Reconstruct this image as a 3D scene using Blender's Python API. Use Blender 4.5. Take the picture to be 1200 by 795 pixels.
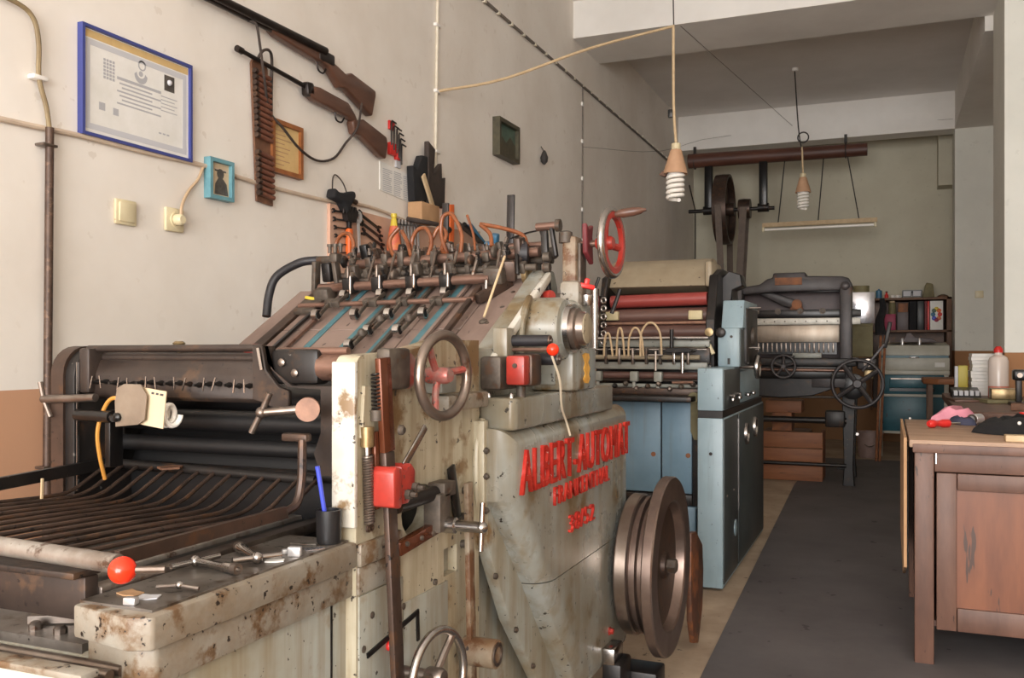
import bpy, bmesh, math, random
from mathutils import Vector, Matrix, Euler
from mathutils.geometry import tessellate_polygon
random.seed(7)
PI = math.pi
SC = bpy.context.scene
COL = SC.collection
for o in list(bpy.data.objects):
    bpy.data.objects.remove(o)

# ------------------------------------------------------------------ camera, world, light, exposure
# room axes: x runs across the shop (left wall at -2.28), y runs into its depth, z up; the lens is 1.1 m above the floor
cam_d = bpy.data.cameras.new('camera')
cam = bpy.data.objects.new('camera', cam_d)
COL.objects.link(cam)
cam.location = (0, 0, 1.1)
cam.rotation_euler = (PI / 2, 0, math.atan2(0.3803, 0.9249))
cam_d.sensor_width = 36
cam_d.lens = 36 * 1070 / 1200
cam_d.shift_y = 10.5 / 1200
cam_d.clip_start = 0.02
SC.camera = cam

w = bpy.data.worlds.new('World')
SC.world = w
w.use_nodes = True
wb = w.node_tree.nodes['Background']
wb.inputs[0].default_value = (0.80, 0.88, 1.0, 1)
wb.inputs[1].default_value = 0.9

def area(name, loc, target, sx, sy, power, col):
    d = bpy.data.lights.new(name, 'AREA')
    d.shape = 'RECTANGLE'
    d.size, d.size_y, d.energy, d.color = sx, sy, power, col
    o = bpy.data.objects.new(name, d)
    COL.objects.link(o)
    o.location = loc
    o.rotation_euler = (Vector(target) - Vector(loc)).to_track_quat('-Z', 'Y').to_euler()
    return o
# daylight entering through the open shop front behind the photographer
area('shopfront_daylight', (0.15, -4.45, 1.75), (-0.35, 4.0, 2.5), 4.3, 2.9, 790, (1.0, 0.972, 0.945))  # opening widened out of view to brighten the left wall
SC.cycles.diffuse_bounces = 8
SC.cycles.max_bounces = 12

SC.view_settings.view_transform = 'Standard'
SC.view_settings.look = 'None'
SC.view_settings.exposure = -0.36
SC.view_settings.gamma = 1.0
SC.view_settings.use_curve_mapping = False

# ------------------------------------------------------------------ materials
def srgb(r, g, b):
    f = lambda c: (c / 255 / 12.92) if c / 255 <= 0.04045 else ((c / 255 + 0.055) / 1.055) ** 2.4
    return (f(r), f(g), f(b), 1)

MATS = {}
def mat(name, c, c2=None, rough=0.5, metal=0.0, scale=6.0, rust=None, rust_amt=0.0, rust_scale=5.0,
        chip=None, chip_amt=0.0, chip_scale=40.0, bump=0.0, bump_scale=60.0, stretch=(1, 1, 1), rough2=None,
        streak=None, streak_amt=0.0, trans=0.0, coat=0.0):
    """painted / worn surface: two-tone noise, streaks, rust patches, small chips, fine relief"""
    m = bpy.data.materials.new(name)
    m.use_nodes = True
    nt = m.node_tree
    N, L = nt.nodes, nt.links
    bs = N['Principled BSDF']
    bs.inputs['Roughness'].default_value = rough
    bs.inputs['Metallic'].default_value = metal
    if trans:
        bs.inputs['Transmission Weight'].default_value = trans
    if coat:
        bs.inputs['Coat Weight'].default_value = coat
    tc = N.new('ShaderNodeTexCoord')
    mp = N.new('ShaderNodeMapping')
    mp.inputs['Scale'].default_value = stretch
    L.new(tc.outputs['Object'], mp.inputs['Vector'])
    def noise(s, det=4, vec=None):
        n = N.new('ShaderNodeTexNoise')
        n.inputs['Scale'].default_value = s
        n.inputs['Detail'].default_value = det
        n.inputs['Roughness'].default_value = 0.62
        L.new(vec or mp.outputs[0], n.inputs['Vector'])
        return n.outputs['Fac']
    def ramp(fac, a, b):
        r = N.new('ShaderNodeMapRange')
        r.inputs['From Min'].default_value = a
        r.inputs['From Max'].default_value = b
        L.new(fac, r.inputs['Value'])
        return r.outputs['Result']
    def mix(fac, a, b):
        x = N.new('ShaderNodeMix')
        x.data_type = 'RGBA'
        if isinstance(fac, float): x.inputs[0].default_value = fac
        else: L.new(fac, x.inputs[0])
        for i, v in ((6, a), (7, b)):
            if isinstance(v, tuple): x.inputs[i].default_value = v
            else: L.new(v, x.inputs[i])
        return x.outputs[2]
    col = c
    rr = None
    if c2:
        f = ramp(noise(scale, 5), 0.36, 0.66)
        col = mix(f, col, c2)
        if rough2 is not None:
            r = N.new('ShaderNodeMapRange')
            r.inputs['To Min'].default_value = rough
            r.inputs['To Max'].default_value = rough2
            L.new(f, r.inputs['Value'])
            rr = r.outputs['Result']
    if streak:
        sm = N.new('ShaderNodeMapping')
        sm.inputs['Scale'].default_value = (22, 22, 1.6)
        L.new(tc.outputs['Object'], sm.inputs['Vector'])
        f = ramp(noise(1.0, 4, sm.outputs[0]), 0.62 - 0.3 * streak_amt, 0.82)
        col = mix(f, col, streak)
    if rust:
        f = ramp(noise(rust_scale, 7), 0.66 - 0.32 * rust_amt, 0.72 - 0.26 * rust_amt)
        col = mix(f, col, rust)
    if chip:
        f = ramp(noise(chip_scale, 3), 0.72 - 0.2 * chip_amt, 0.745 - 0.2 * chip_amt)
        col = mix(f, col, chip)
    if isinstance(col, tuple): bs.inputs['Base Color'].default_value = col
    else: L.new(col, bs.inputs['Base Color'])
    if rr is not None: L.new(rr, bs.inputs['Roughness'])
    if bump:
        b = N.new('ShaderNodeBump')
        b.inputs['Strength'].default_value = bump
        b.inputs['Distance'].default_value = 0.004
        L.new(noise(bump_scale, 5), b.inputs['Height'])
        L.new(b.outputs[0], bs.inputs['Normal'])
    MATS[name] = m
    return m

def wall_mat(name, c, c2, dado, dado_z, low=None):
    """distempered plaster with a painted dado below dado_z (world height)"""
    m = mat(name, c, c2, rough=0.85, scale=1.3, bump=0.25, bump_scale=9, chip=c2, chip_amt=0.35, chip_scale=14)
    nt = m.node_tree
    N, L = nt.nodes, nt.links
    bs = N['Principled BSDF']
    old = bs.inputs['Base Color'].links[0].from_socket
    g = N.new('ShaderNodeNewGeometry')
    s = N.new('ShaderNodeSeparateXYZ')
    L.new(g.outputs['Position'], s.inputs[0])
    lt = N.new('ShaderNodeMath')
    lt.operation = 'LESS_THAN'
    L.new(s.outputs['Z'], lt.inputs[0])
    lt.inputs[1].default_value = dado_z
    n = N.new('ShaderNodeTexNoise')
    n.inputs['Scale'].default_value = 3
    x0 = N.new('ShaderNodeMix')
    x0.data_type = 'RGBA'
    L.new(n.outputs['Fac'], x0.inputs[0])
    x0.inputs[6].default_value = dado
    x0.inputs[7].default_value = tuple(v * 0.82 for v in dado[:3]) + (1,)
    x = N.new('ShaderNodeMix')
    x.data_type = 'RGBA'
    L.new(lt.outputs[0], x.inputs[0])
    L.new(old, x.inputs[6])
    L.new(x0.outputs[2], x.inputs[7])
    L.new(x.outputs[2], bs.inputs['Base Color'])
    return m

DADO = srgb(196, 150, 118)
wall_mat('plaster_left', srgb(236, 230, 222), srgb(224, 216, 206), DADO, 0.981)
wall_mat('plaster_back', srgb(200, 195, 176), srgb(188, 182, 163), srgb(160, 122, 88), 1.07)
wall_mat('plaster_right', srgb(226, 226, 218), srgb(214, 214, 206), srgb(168, 122, 84), 1.07)
mat('ceiling_paint', srgb(232, 229, 226), srgb(220, 217, 213), rough=0.9, scale=1.0)
mat('beam_paint', srgb(234, 231, 226), srgb(222, 218, 212), rough=0.9, scale=1.2)
mat('concrete', srgb(176, 158, 136), srgb(146, 128, 108), rough=0.8, scale=3, chip=srgb(110, 96, 82), chip_amt=0.2, chip_scale=25, bump=0.2)
mat('floor_mat', srgb(98, 94, 94), srgb(84, 80, 80), rough=0.7, scale=2.2, chip=srgb(62, 58, 58), chip_amt=0.25, chip_scale=9, bump=0.1, bump_scale=30)
# machine paints and metals
RUST = srgb(112, 66, 34)
DRUST = srgb(70, 44, 26)
mat('cream_enamel', srgb(192, 185, 164), srgb(166, 156, 132), rough=0.38, scale=5, rust=srgb(120, 94, 62), rust_amt=0.32, rust_scale=8, chip=srgb(56, 47, 40), chip_amt=0.33, chip_scale=50, streak=srgb(128, 106, 72), streak_amt=0.75, bump=0.12)
mat('white_enamel', srgb(206, 203, 194), srgb(190, 183, 168), rough=0.38, scale=9, rust=srgb(128, 104, 76), rust_amt=0.22, rust_scale=12, chip=srgb(72, 62, 52), chip_amt=0.38, chip_scale=50)
mat('grey_enamel', srgb(152, 156, 152), srgb(126, 118, 100), rough=0.24, scale=2.6, rust=srgb(108, 90, 62), rust_amt=0.28, rust_scale=5, chip=srgb(50, 44, 38), chip_amt=0.28, chip_scale=44, streak=srgb(118, 100, 70), streak_amt=0.6, bump=0.06, rough2=0.34)
mat('body_enamel', srgb(160, 163, 156), srgb(140, 132, 112), rough=0.40, scale=3, rust=srgb(124, 100, 68), rust_amt=0.30, rust_scale=4, chip=srgb(60, 53, 46), chip_amt=0.28, chip_scale=46, streak=srgb(124, 106, 76), streak_amt=0.65, bump=0.08)
mat('rusty_lip', srgb(150, 145, 134), srgb(128, 114, 96), rough=0.48, scale=9, rust=srgb(104, 80, 56), rust_amt=0.44, rust_scale=15, chip=srgb(44, 36, 30), chip_amt=0.42, chip_scale=60, bump=0.25)
mat('greasy_plate', srgb(128, 122, 116), srgb(92, 84, 76), rough=0.36, metal=0.4, scale=12, rust=srgb(80, 66, 54), rust_amt=0.32, rust_scale=16, chip=srgb(34, 30, 28), chip_amt=0.4, chip_scale=50)
mat('black_iron', srgb(40, 36, 34), srgb(26, 23, 22), rough=0.42, metal=0.3, scale=9, rust=srgb(60, 42, 30), rust_amt=0.25, rust_scale=14, chip=srgb(96, 92, 88), chip_amt=0.12, chip_scale=60)
mat('dark_rubber', srgb(12, 11, 12), srgb(18, 17, 18), rough=0.5, scale=6)
mat('brown_iron', srgb(84, 66, 56), srgb(58, 46, 40), rough=0.42, metal=0.45, scale=10, rust=srgb(92, 66, 48), rust_amt=0.3, rust_scale=18, chip=srgb(34, 28, 25), chip_amt=0.35, chip_scale=60)
mat('brown_pipe', srgb(134, 104, 90), srgb(102, 78, 68), rough=0.36, metal=0.55, scale=14, stretch=(0.4, 1, 1), rust=srgb(92, 64, 50), rust_amt=0.3, rust_scale=22)
mat('bright_steel', srgb(196, 192, 188), srgb(168, 162, 158), rough=0.24, metal=1.0, scale=14)
mat('steel', srgb(142, 132, 124), srgb(112, 98, 88), rough=0.34, metal=0.85, scale=12, rust=srgb(96, 66, 46), rust_amt=0.22, rust_scale=20)
mat('wheel_steel', srgb(150, 136, 126), srgb(122, 108, 98), rough=0.28, metal=0.85, scale=10, rust=srgb(92, 64, 48), rust_amt=0.15, rust_scale=9)
mat('flywheel_brown', srgb(140, 122, 112), srgb(112, 95, 86), rough=0.32, metal=0.8, scale=7, rust=srgb(112, 80, 58), rust_amt=0.12, rust_scale=5)
mat('copper_end', srgb(150, 112, 92), srgb(122, 90, 74), rough=0.5, metal=0.15, scale=30)
mat('brass', srgb(166, 146, 110), srgb(132, 110, 76), rough=0.35, metal=0.7, scale=20)
mat('gold_ornament', srgb(232, 180, 84), srgb(206, 148, 60), rough=0.4, scale=60)
mat('red_enamel', srgb(172, 54, 44), srgb(142, 46, 38), rough=0.32, scale=16, chip=srgb(88, 50, 42), chip_amt=0.36, chip_scale=70)
mat('red_letter', srgb(200, 60, 48), srgb(170, 42, 36), rough=0.2, scale=24, chip=srgb(216, 176, 164), chip_amt=0.24, chip_scale=120)
mat('red_ball', srgb(232, 54, 26), rough=0.12)
mat('worn_red', srgb(168, 74, 64), srgb(142, 122, 114), rough=0.34, metal=0.3, scale=34, chip=srgb(100, 84, 76), chip_amt=0.45, chip_scale=70)
mat('old_board', srgb(136, 116, 106), srgb(110, 91, 82), rough=0.5, scale=7, stretch=(1.0, 0.35, 0.6), chip=srgb(76, 62, 54), chip_amt=0.26, chip_scale=40, bump=0.08)
mat('teal_tape', srgb(78, 118, 124), srgb(62, 96, 104), rough=0.7, scale=20)
mat('orange_hose', srgb(140, 82, 48), srgb(106, 58, 34), rough=0.28, scale=20)
mat('black_hose', srgb(40, 38, 42), srgb(30, 28, 30), rough=0.5, scale=20)
mat('dusty_iron', srgb(96, 86, 76), srgb(66, 58, 52), rough=0.55, metal=0.35, scale=30, rust=srgb(84, 62, 46), rust_amt=0.3, rust_scale=30)
mat('greasy_black', srgb(30, 27, 26), srgb(16, 14, 14), rough=0.3, metal=0.2, scale=12)
mat('varnish_bar', srgb(110, 62, 40), srgb(86, 46, 30), rough=0.25, metal=0.4, scale=8, stretch=(1, 1, 0.3))
# second press and cutter
mat('blue_paint', srgb(144, 164, 173), srgb(130, 151, 159), rough=0.40, scale=4, chip=srgb(92, 100, 102), chip_amt=0.2, chip_scale=50, streak=srgb(118, 132, 134), streak_amt=0.25)
mat('blue_panel', srgb(116, 146, 166), srgb(104, 134, 152), rough=0.45, scale=4, chip=srgb(100, 98, 78), chip_amt=0.16, chip_scale=26, streak=srgb(108, 124, 128), streak_amt=0.3)
mat('grey_paint', srgb(150, 152, 144), srgb(128, 128, 120), rough=0.4, scale=8, chip=srgb(60, 56, 52), chip_amt=0.3, chip_scale=40)
mat('beige_cover', srgb(156, 143, 120), srgb(138, 124, 102), rough=0.5, scale=6, chip=srgb(88, 74, 58), chip_amt=0.24, chip_scale=18)
mat('red_roller', srgb(154, 66, 60), srgb(140, 58, 54), rough=0.38, scale=3)
mat('umber_roller', srgb(104, 76, 68), srgb(84, 60, 54), rough=0.35, scale=8, stretch=(0.3, 1, 1))
mat('cream_block', srgb(204, 190, 150), srgb(186, 170, 130), rough=0.5, scale=12)
mat('cutter_iron', srgb(74, 69, 69), srgb(56, 52, 52), rough=0.45, metal=0.3, scale=6, rust=srgb(96, 66, 46), rust_amt=0.14, rust_scale=4)
mat('mauve_iron', srgb(98, 86, 86), srgb(80, 70, 70), rough=0.5, scale=5)
mat('rust_plate', srgb(150, 96, 60), srgb(110, 74, 56), rough=0.7, scale=14)
mat('tool_steel', srgb(158, 147, 134), srgb(126, 112, 98), rough=0.42, metal=0.85, scale=5, stretch=(1, 1, 0.3))
mat('scale_white', srgb(196, 192, 182), srgb(170, 166, 156), rough=0.4, metal=0.2, scale=20)
mat('foil', srgb(226, 226, 230), srgb(196, 196, 204), rough=0.22, metal=0.85, scale=5, bump=0.5, bump_scale=12)
# things
mat('desk_wood', srgb(110, 79, 65), srgb(86, 60, 49), rough=0.5, scale=5, stretch=(2.2, 2.2, 0.5), chip=srgb(60, 45, 38), chip_amt=0.22, chip_scale=30, bump=0.1)
mat('desk_panel', srgb(128, 77, 49), srgb(98, 56, 37), rough=0.40, scale=4, stretch=(2.5, 2.5, 0.4), chip=srgb(72, 50, 40), chip_amt=0.25, chip_scale=9)
mat('desk_top', srgb(176, 146, 122), srgb(150, 120, 98), rough=0.55, scale=6, stretch=(0.5, 2, 1), chip=srgb(96, 74, 62), chip_amt=0.2, chip_scale=40)
mat('cardboard', srgb(184, 146, 108), srgb(168, 130, 94), rough=0.85, scale=8)
mat('crate_wood', srgb(150, 96, 60), srgb(122, 74, 46), rough=0.6, scale=5, stretch=(0.4, 1, 3), chip=srgb(80, 52, 36), chip_amt=0.25, chip_scale=20)
mat('log_wood', srgb(96, 58, 44), srgb(74, 44, 34), rough=0.5, scale=5, stretch=(0.3, 2, 2), bump=0.3, bump_scale=14)
mat('shelf_wood', srgb(116, 84, 62), srgb(96, 68, 50), rough=0.6, scale=6)
mat('gun_wood', srgb(102, 70, 55), srgb(78, 52, 41), rough=0.36, scale=14, stretch=(1, 0.4, 2))
mat('gun_metal', srgb(56, 48, 44), srgb(42, 36, 34), rough=0.38, metal=0.6, scale=20)
mat('leather', srgb(120, 84, 62), srgb(92, 62, 46), rough=0.6, scale=24, bump=0.3)
mat('shell_red', srgb(122, 78, 60), srgb(98, 60, 46), rough=0.5, scale=30)
mat('strap', srgb(64, 52, 46), srgb(48, 40, 36), rough=0.7, scale=30)
mat('cord_black', srgb(52, 48, 46), rough=0.7)
mat('cord_beige', srgb(206, 182, 146), srgb(190, 164, 128), rough=0.6, scale=20)
mat('cord_white', srgb(222, 214, 196), srgb(206, 196, 176), rough=0.6, scale=14)
mat('cord_string', srgb(214, 200, 176), rough=0.8)
mat('cord_orange', srgb(196, 136, 60), rough=0.5)
mat('pipe_rusty', srgb(92, 72, 60), srgb(66, 50, 42), rough=0.5, metal=0.3, scale=24, rust=srgb(110, 86, 70), rust_amt=0.3, rust_scale=40)
mat('plastic_cream', srgb(222, 210, 176), srgb(208, 194, 158), rough=0.35, scale=10, chip=srgb(160, 130, 90), chip_amt=0.18, chip_scale=60)
mat('plastic_white', srgb(236, 232, 226), rough=0.35)
mat('plastic_black', srgb(28, 27, 28), rough=0.4)
mat('plastic_red', srgb(206, 44, 40), rough=0.35)
mat('plastic_blue', srgb(64, 78, 190), rough=0.3)
mat('lamp_white', srgb(250, 246, 238), rough=0.25)
mat('lamp_shade', srgb(198, 158, 126), srgb(184, 144, 112), rough=0.6, scale=10)
mat('frame_blue', srgb(62, 70, 134), rough=0.35)
mat('frame_turquoise', srgb(112, 160, 170), srgb(94, 142, 154), rough=0.5, scale=20)
mat('frame_wood', srgb(156, 98, 54), srgb(132, 78, 42), rough=0.45, scale=24)
mat('frame_green', srgb(84, 78, 58), srgb(66, 62, 48), rough=0.5, scale=24)
mat('beam_brown', srgb(60, 49, 43), srgb(40, 33, 30), rough=0.42, metal=0.15, scale=9, rust=srgb(80, 60, 45), rust_amt=0.3, rust_scale=12, chip=srgb(26, 22, 20), chip_amt=0.35, chip_scale=60)
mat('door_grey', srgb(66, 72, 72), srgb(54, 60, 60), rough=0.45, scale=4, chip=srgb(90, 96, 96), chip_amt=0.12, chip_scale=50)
mat('band_steel', srgb(178, 164, 152), srgb(150, 134, 122), rough=0.3, metal=0.95, scale=8)
mat('cord_painted', srgb(208, 190, 170), srgb(196, 176, 156), rough=0.7, scale=14)
mat('cord_plug', srgb(186, 160, 130), rough=0.6)
mat('canister_yellow', srgb(176, 160, 64), rough=0.5)
mat('worn_rail', srgb(164, 158, 150), srgb(128, 116, 106), rough=0.36, metal=0.5, scale=16, rust=srgb(84, 62, 48), rust_amt=0.3, rust_scale=24)
mat('rust_bar', srgb(142, 130, 112), srgb(116, 88, 62), rough=0.55, scale=12, rust=srgb(100, 68, 44), rust_amt=0.5, rust_scale=16, chip=srgb(54, 42, 36), chip_amt=0.42, chip_scale=50, bump=0.2)
mat('guard_rust', srgb(104, 68, 50), srgb(78, 52, 40), rough=0.5, metal=0.2, scale=9, rust=srgb(136, 84, 52), rust_amt=0.35, rust_scale=10)
mat('tan_plate', srgb(150, 136, 120), srgb(126, 112, 98), rough=0.4, metal=0.35, scale=14)
mat('cable_grey', srgb(122, 114, 106), srgb(100, 92, 86), rough=0.6, scale=14)
mat('belt_brown', srgb(104, 88, 76), srgb(88, 74, 64), rough=0.6, scale=14)
mat('paper_white', srgb(232, 230, 226), srgb(222, 220, 214), rough=0.85, scale=10)
mat('paper_cream', srgb(208, 188, 158), srgb(196, 174, 142), rough=0.85, scale=10)
mat('paper_yellow', srgb(214, 184, 128), srgb(200, 166, 112), rough=0.85, scale=10)
mat('paper_grey', srgb(196, 196, 200), rough=0.85)
mat('print_grey', srgb(176, 176, 180), rough=0.85)
mat('print_dark', srgb(70, 66, 68), rough=0.85)
mat('photo_dark', srgb(64, 58, 54), srgb(96, 90, 84), rough=0.5, scale=30)
mat('photo_green', srgb(84, 106, 92), srgb(60, 84, 72), rough=0.4, scale=16)
mat('tan_board', srgb(204, 164, 142), srgb(190, 150, 126), rough=0.8, scale=8)
mat('tool_black', srgb(44, 40, 40), srgb(58, 54, 52), rough=0.4, metal=0.6, scale=30)
mat('tool_chrome', srgb(206, 204, 204), rough=0.28, metal=0.55)
mat('tool_orange', srgb(226, 106, 44), rough=0.4)
mat('tool_yellow', srgb(206, 182, 62), rough=0.4)
mat('label_red', srgb(196, 84, 70), srgb(206, 126, 70), rough=0.5, scale=40)
mat('clear_plastic', srgb(214, 200, 190), rough=0.25)
mat('pink_liquid', srgb(206, 130, 112), rough=0.25)
mat('cloth_black', srgb(30, 29, 31), srgb(22, 21, 23), rough=0.9, scale=20)
mat('cloth_pink', srgb(226, 152, 168), srgb(210, 134, 152), rough=0.8, scale=14)
mat('cloth_navy', srgb(64, 66, 88), rough=0.8)
mat('teal_paint', srgb(44, 96, 108), srgb(36, 84, 96), rough=0.4, scale=5, chip=srgb(30, 50, 54), chip_amt=0.2, chip_scale=20)
mat('grey_lid', srgb(186, 184, 172), srgb(170, 166, 152), rough=0.45, scale=6)
mat('bucket_plastic', srgb(160, 138, 130), srgb(140, 118, 112), rough=0.5, scale=8)
mat('khaki', srgb(120, 112, 80), srgb(104, 96, 66), rough=0.7, scale=10)
mat('magenta_book', srgb(150, 30, 70), rough=0.5)
mat('maroon_book', srgb(110, 40, 44), srgb(96, 32, 36), rough=0.6, scale=10)
mat('blue_tin', srgb(60, 110, 140), rough=0.4)
mat('glass_pane', srgb(235, 240, 240), rough=0.03, trans=0.0)
mat('olive_band', srgb(142, 124, 92), srgb(124, 106, 78), rough=0.6, scale=20)

# ------------------------------------------------------------------ mesh helpers
def fr(axis):
    z = Vector(axis).normalized()
    t = Vector((0, 0, 1)) if abs(z.z) < 0.9 else Vector((1, 0, 0))
    x = t.cross(z).normalized()
    return x, z.cross(x), z

class MB:
    """collects shapes in room coordinates; build() links them as ONE mesh object"""
    def __init__(self):
        self.v, self.f, self.mi = [], [], []
    def add(self, vs, fs):
        b = len(self.v)
        self.v += [Vector(p) for p in vs]
        self.f += [tuple(i + b for i in q) for q in fs]
        return self
    def box(self, c, s, rot=None, bev=0.0, seg=2):
        bm = bmesh.new()
        bmesh.ops.create_cube(bm, size=1.0)
        for v in bm.verts:
            v.co = Vector((v.co.x * s[0], v.co.y * s[1], v.co.z * s[2]))
        if bev > 0:
            bmesh.ops.bevel(bm, geom=bm.edges[:], offset=min(bev, min(s) * 0.45), segments=seg, affect='EDGES', profile=0.5)
        M = Euler(rot).to_matrix() if rot is not None and not isinstance(rot, Matrix) else (rot or Matrix.Identity(3))
        bm.verts.index_update()
        self.add([M @ v.co + Vector(c) for v in bm.verts], [[v.index for v in f.verts] for f in bm.faces])
        bm.free()
        return self
    def bx(self, x0, x1, y0, y1, z0, z1, bev=0.0, seg=2):
        return self.box(((x0 + x1) / 2, (y0 + y1) / 2, (z0 + z1) / 2), (abs(x1 - x0), abs(y1 - y0), abs(z1 - z0)), None, bev, seg)
    def bar(self, p0, p1, wd, th, up=(0, 0, 1), bev=0.0):
        """rectangular bar from p0 to p1; wd across, th along 'up'"""
        p0, p1 = Vector(p0), Vector(p1)
        z = (p1 - p0).normalized()
        x = z.cross(Vector(up)).normalized()
        y = x.cross(z)
        M = Matrix((x, z, y)).transposed()
        return self.box((p0 + p1) / 2, (wd, (p1 - p0).length, th), M, bev)
    def cyl(self, p0, p1, r, r2=None, n=16):
        p0, p1 = Vector(p0), Vector(p1)
        return self.lathe(p0, p1 - p0, [(r, 0), (r if r2 is None else r2, (p1 - p0).length)], n)
    def lathe(self, c, axis, prof, n=20, cap=True):
        c = Vector(c)
        x, y, z = fr(axis)
        vs, fs = [], []
        k = len(prof)
        for i in range(n):
            a = 2 * PI * i / n
            d = x * math.cos(a) + y * math.sin(a)
            for r, h in prof:
                vs.append(c + d * r + z * h)
        for i in range(n):
            j = (i + 1) % n
            for q in range(k - 1):
                fs.append((i * k + q, j * k + q, j * k + q + 1, i * k + q + 1))
        if cap:
            fs.append([i * k for i in range(n)][::-1])
            fs.append([i * k + k - 1 for i in range(n)])
        return self.add(vs, fs)
    def tube(self, pts, r, n=8, closed=False, r2=None):
        pts = [Vector(p) for p in pts]
        m = len(pts)
        vs, fs = [], []
        prev = None
        for i, p in enumerate(pts):
            if closed:
                t = (pts[(i + 1) % m] - pts[i - 1]).normalized()
            else:
                t = (pts[min(i + 1, m - 1)] - pts[max(i - 1, 0)]).normalized()
            if prev is None:
                x, y, _ = fr(t)
            else:
                x = (prev - t * prev.dot(t)).normalized()
                y = t.cross(x)
            prev = x
            rr = r if r2 is None else r + (r2 - r) * i / (m - 1)
            for k in range(n):
                a = 2 * PI * k / n
                vs.append(p + x * math.cos(a) * rr + y * math.sin(a) * rr)
        for i in range(m if closed else m - 1):
            j = (i + 1) % m
            for k in range(n):
                l = (k + 1) % n
                fs.append((i * n + k, i * n + l, j * n + l, j * n + k))
        if not closed:
            fs.append(list(range(n))[::-1])
            fs.append([(m - 1) * n + k for k in range(n)])
        return self.add(vs, fs)
    def torus(self, c, axis, R, r, n=36, m=10):
        x, y, z = fr(axis)
        c = Vector(c)
        return self.tube([c + (x * math.cos(2 * PI * i / n) + y * math.sin(2 * PI * i / n)) * R for i in range(n)], r, m, True)
    def ring(self, c, axis, r0, r1, h, n=24):
        return self.lathe(c, axis, [(r0, 0), (r1, 0), (r1, h), (r0, h), (r0, 0)], n, cap=False)
    def sphere(self, c, r, n=16, sz=1.0):
        prof = []
        k = max(6, n // 2)
        for i in range(k + 1):
            a = -PI / 2 + PI * i / k
            prof.append((max(1e-5, math.cos(a) * r), math.sin(a) * r * sz))
        return self.lathe(c, (0, 0, 1), prof, n)
    def helix(self, p0, p1, R, r, turns, n=6, per=10):
        p0, p1 = Vector(p0), Vector(p1)
        x, y, z = fr(p1 - p0)
        pts = []
        for i in range(int(turns * per) + 1):
            t = i / (turns * per)
            a = 2 * PI * turns * t
            pts.append(p0 + (p1 - p0) * t + (x * math.cos(a) + y * math.sin(a)) * R)
        return self.tube(pts, r, n)
    def prism(self, poly, ax, a, b, holes=(), bev=0.0, seg=3, bev_side=None, skip=None):
        """outline in the two axes other than ax (x:(y,z), y:(x,z), z:(x,y)), extruded from a to b"""
        def P(q, t):
            return {'x': Vector((t, q[0], q[1])), 'y': Vector((q[0], t, q[1])), 'z': Vector((q[0], q[1], t))}[ax]
        loops = [list(poly)] + [list(h) for h in holes]
        if not holes:
            n = len(poly)
            vs = [P(q, a) for q in poly] + [P(q, b) for q in poly]
            fs = [list(range(n)), list(range(n, 2 * n))[::-1]] + [(i, (i + 1) % n, n + (i + 1) % n, n + i) for i in range(n)]
            if bev > 0:
                bm = bmesh.new()
                bv = [bm.verts.new(v) for v in vs]
                for f in fs:
                    bm.faces.new([bv[i] for i in f])
                bmesh.ops.recalc_face_normals(bm, faces=bm.faces[:])
                k = {'x': 0, 'y': 1, 'z': 2}[ax]
                eds = [e for e in bm.edges if (bev_side is None or all(abs(v.co[k] - bev_side) < 1e-6 for v in e.verts)) and not (skip is not None and all(abs(v.co.z - skip) < 1e-6 for v in e.verts))]
                bmesh.ops.bevel(bm, geom=eds, offset=bev, segments=seg, affect='EDGES', profile=0.5, clamp_overlap=True)
                bm.verts.index_update()
                self.add([v.co.copy() for v in bm.verts], [[v.index for v in f.verts] for f in bm.faces])
                bm.free()
                return self
            return self.add(vs, fs)
        flat = [q for l in loops for q in l]
        n = len(flat)
        tris = tessellate_polygon([[Vector((q[0], q[1], 0)) for q in l] for l in loops])
        vs = [P(q, a) for q in flat] + [P(q, b) for q in flat]
        fs = [tuple(t) for t in tris] + [tuple(n + i for i in t)[::-1] for t in tris]
        s = 0
        for l in loops:
            m = len(l)
            fs += [(s + i, s + (i + 1) % m, n + s + (i + 1) % m, n + s + i) for i in range(m)]
            s += m
        return self.add(vs, fs)
    def build(self, name, material, parent=None, angle=38, origin=None):
        me = bpy.data.meshes.new(name)
        if parent is not None:
            org = ORG[parent.name]
        elif origin is not None:
            org = Vector(origin)
        else:
            xs = [v.x for v in self.v]; ys = [v.y for v in self.v]; zs = [v.z for v in self.v]
            org = Vector(((min(xs) + max(xs)) / 2, (min(ys) + max(ys)) / 2, min(zs)))
        me.from_pydata([v - org for v in self.v], [], self.f)
        bm = bmesh.new()
        bm.from_mesh(me)
        bmesh.ops.recalc_face_normals(bm, faces=bm.faces[:])
        bm.to_mesh(me)
        bm.free()
        me.polygons.foreach_set('use_smooth', [True] * len(me.polygons))
        me.set_sharp_from_angle(angle=math.radians(angle))
        me.materials.append(MATS[material])
        o = bpy.data.objects.new(name, me)
        COL.objects.link(o)
        if parent is not None:
            o.parent = parent
        else:
            o.location = org
        ORG[o.name] = org
        return o

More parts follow.
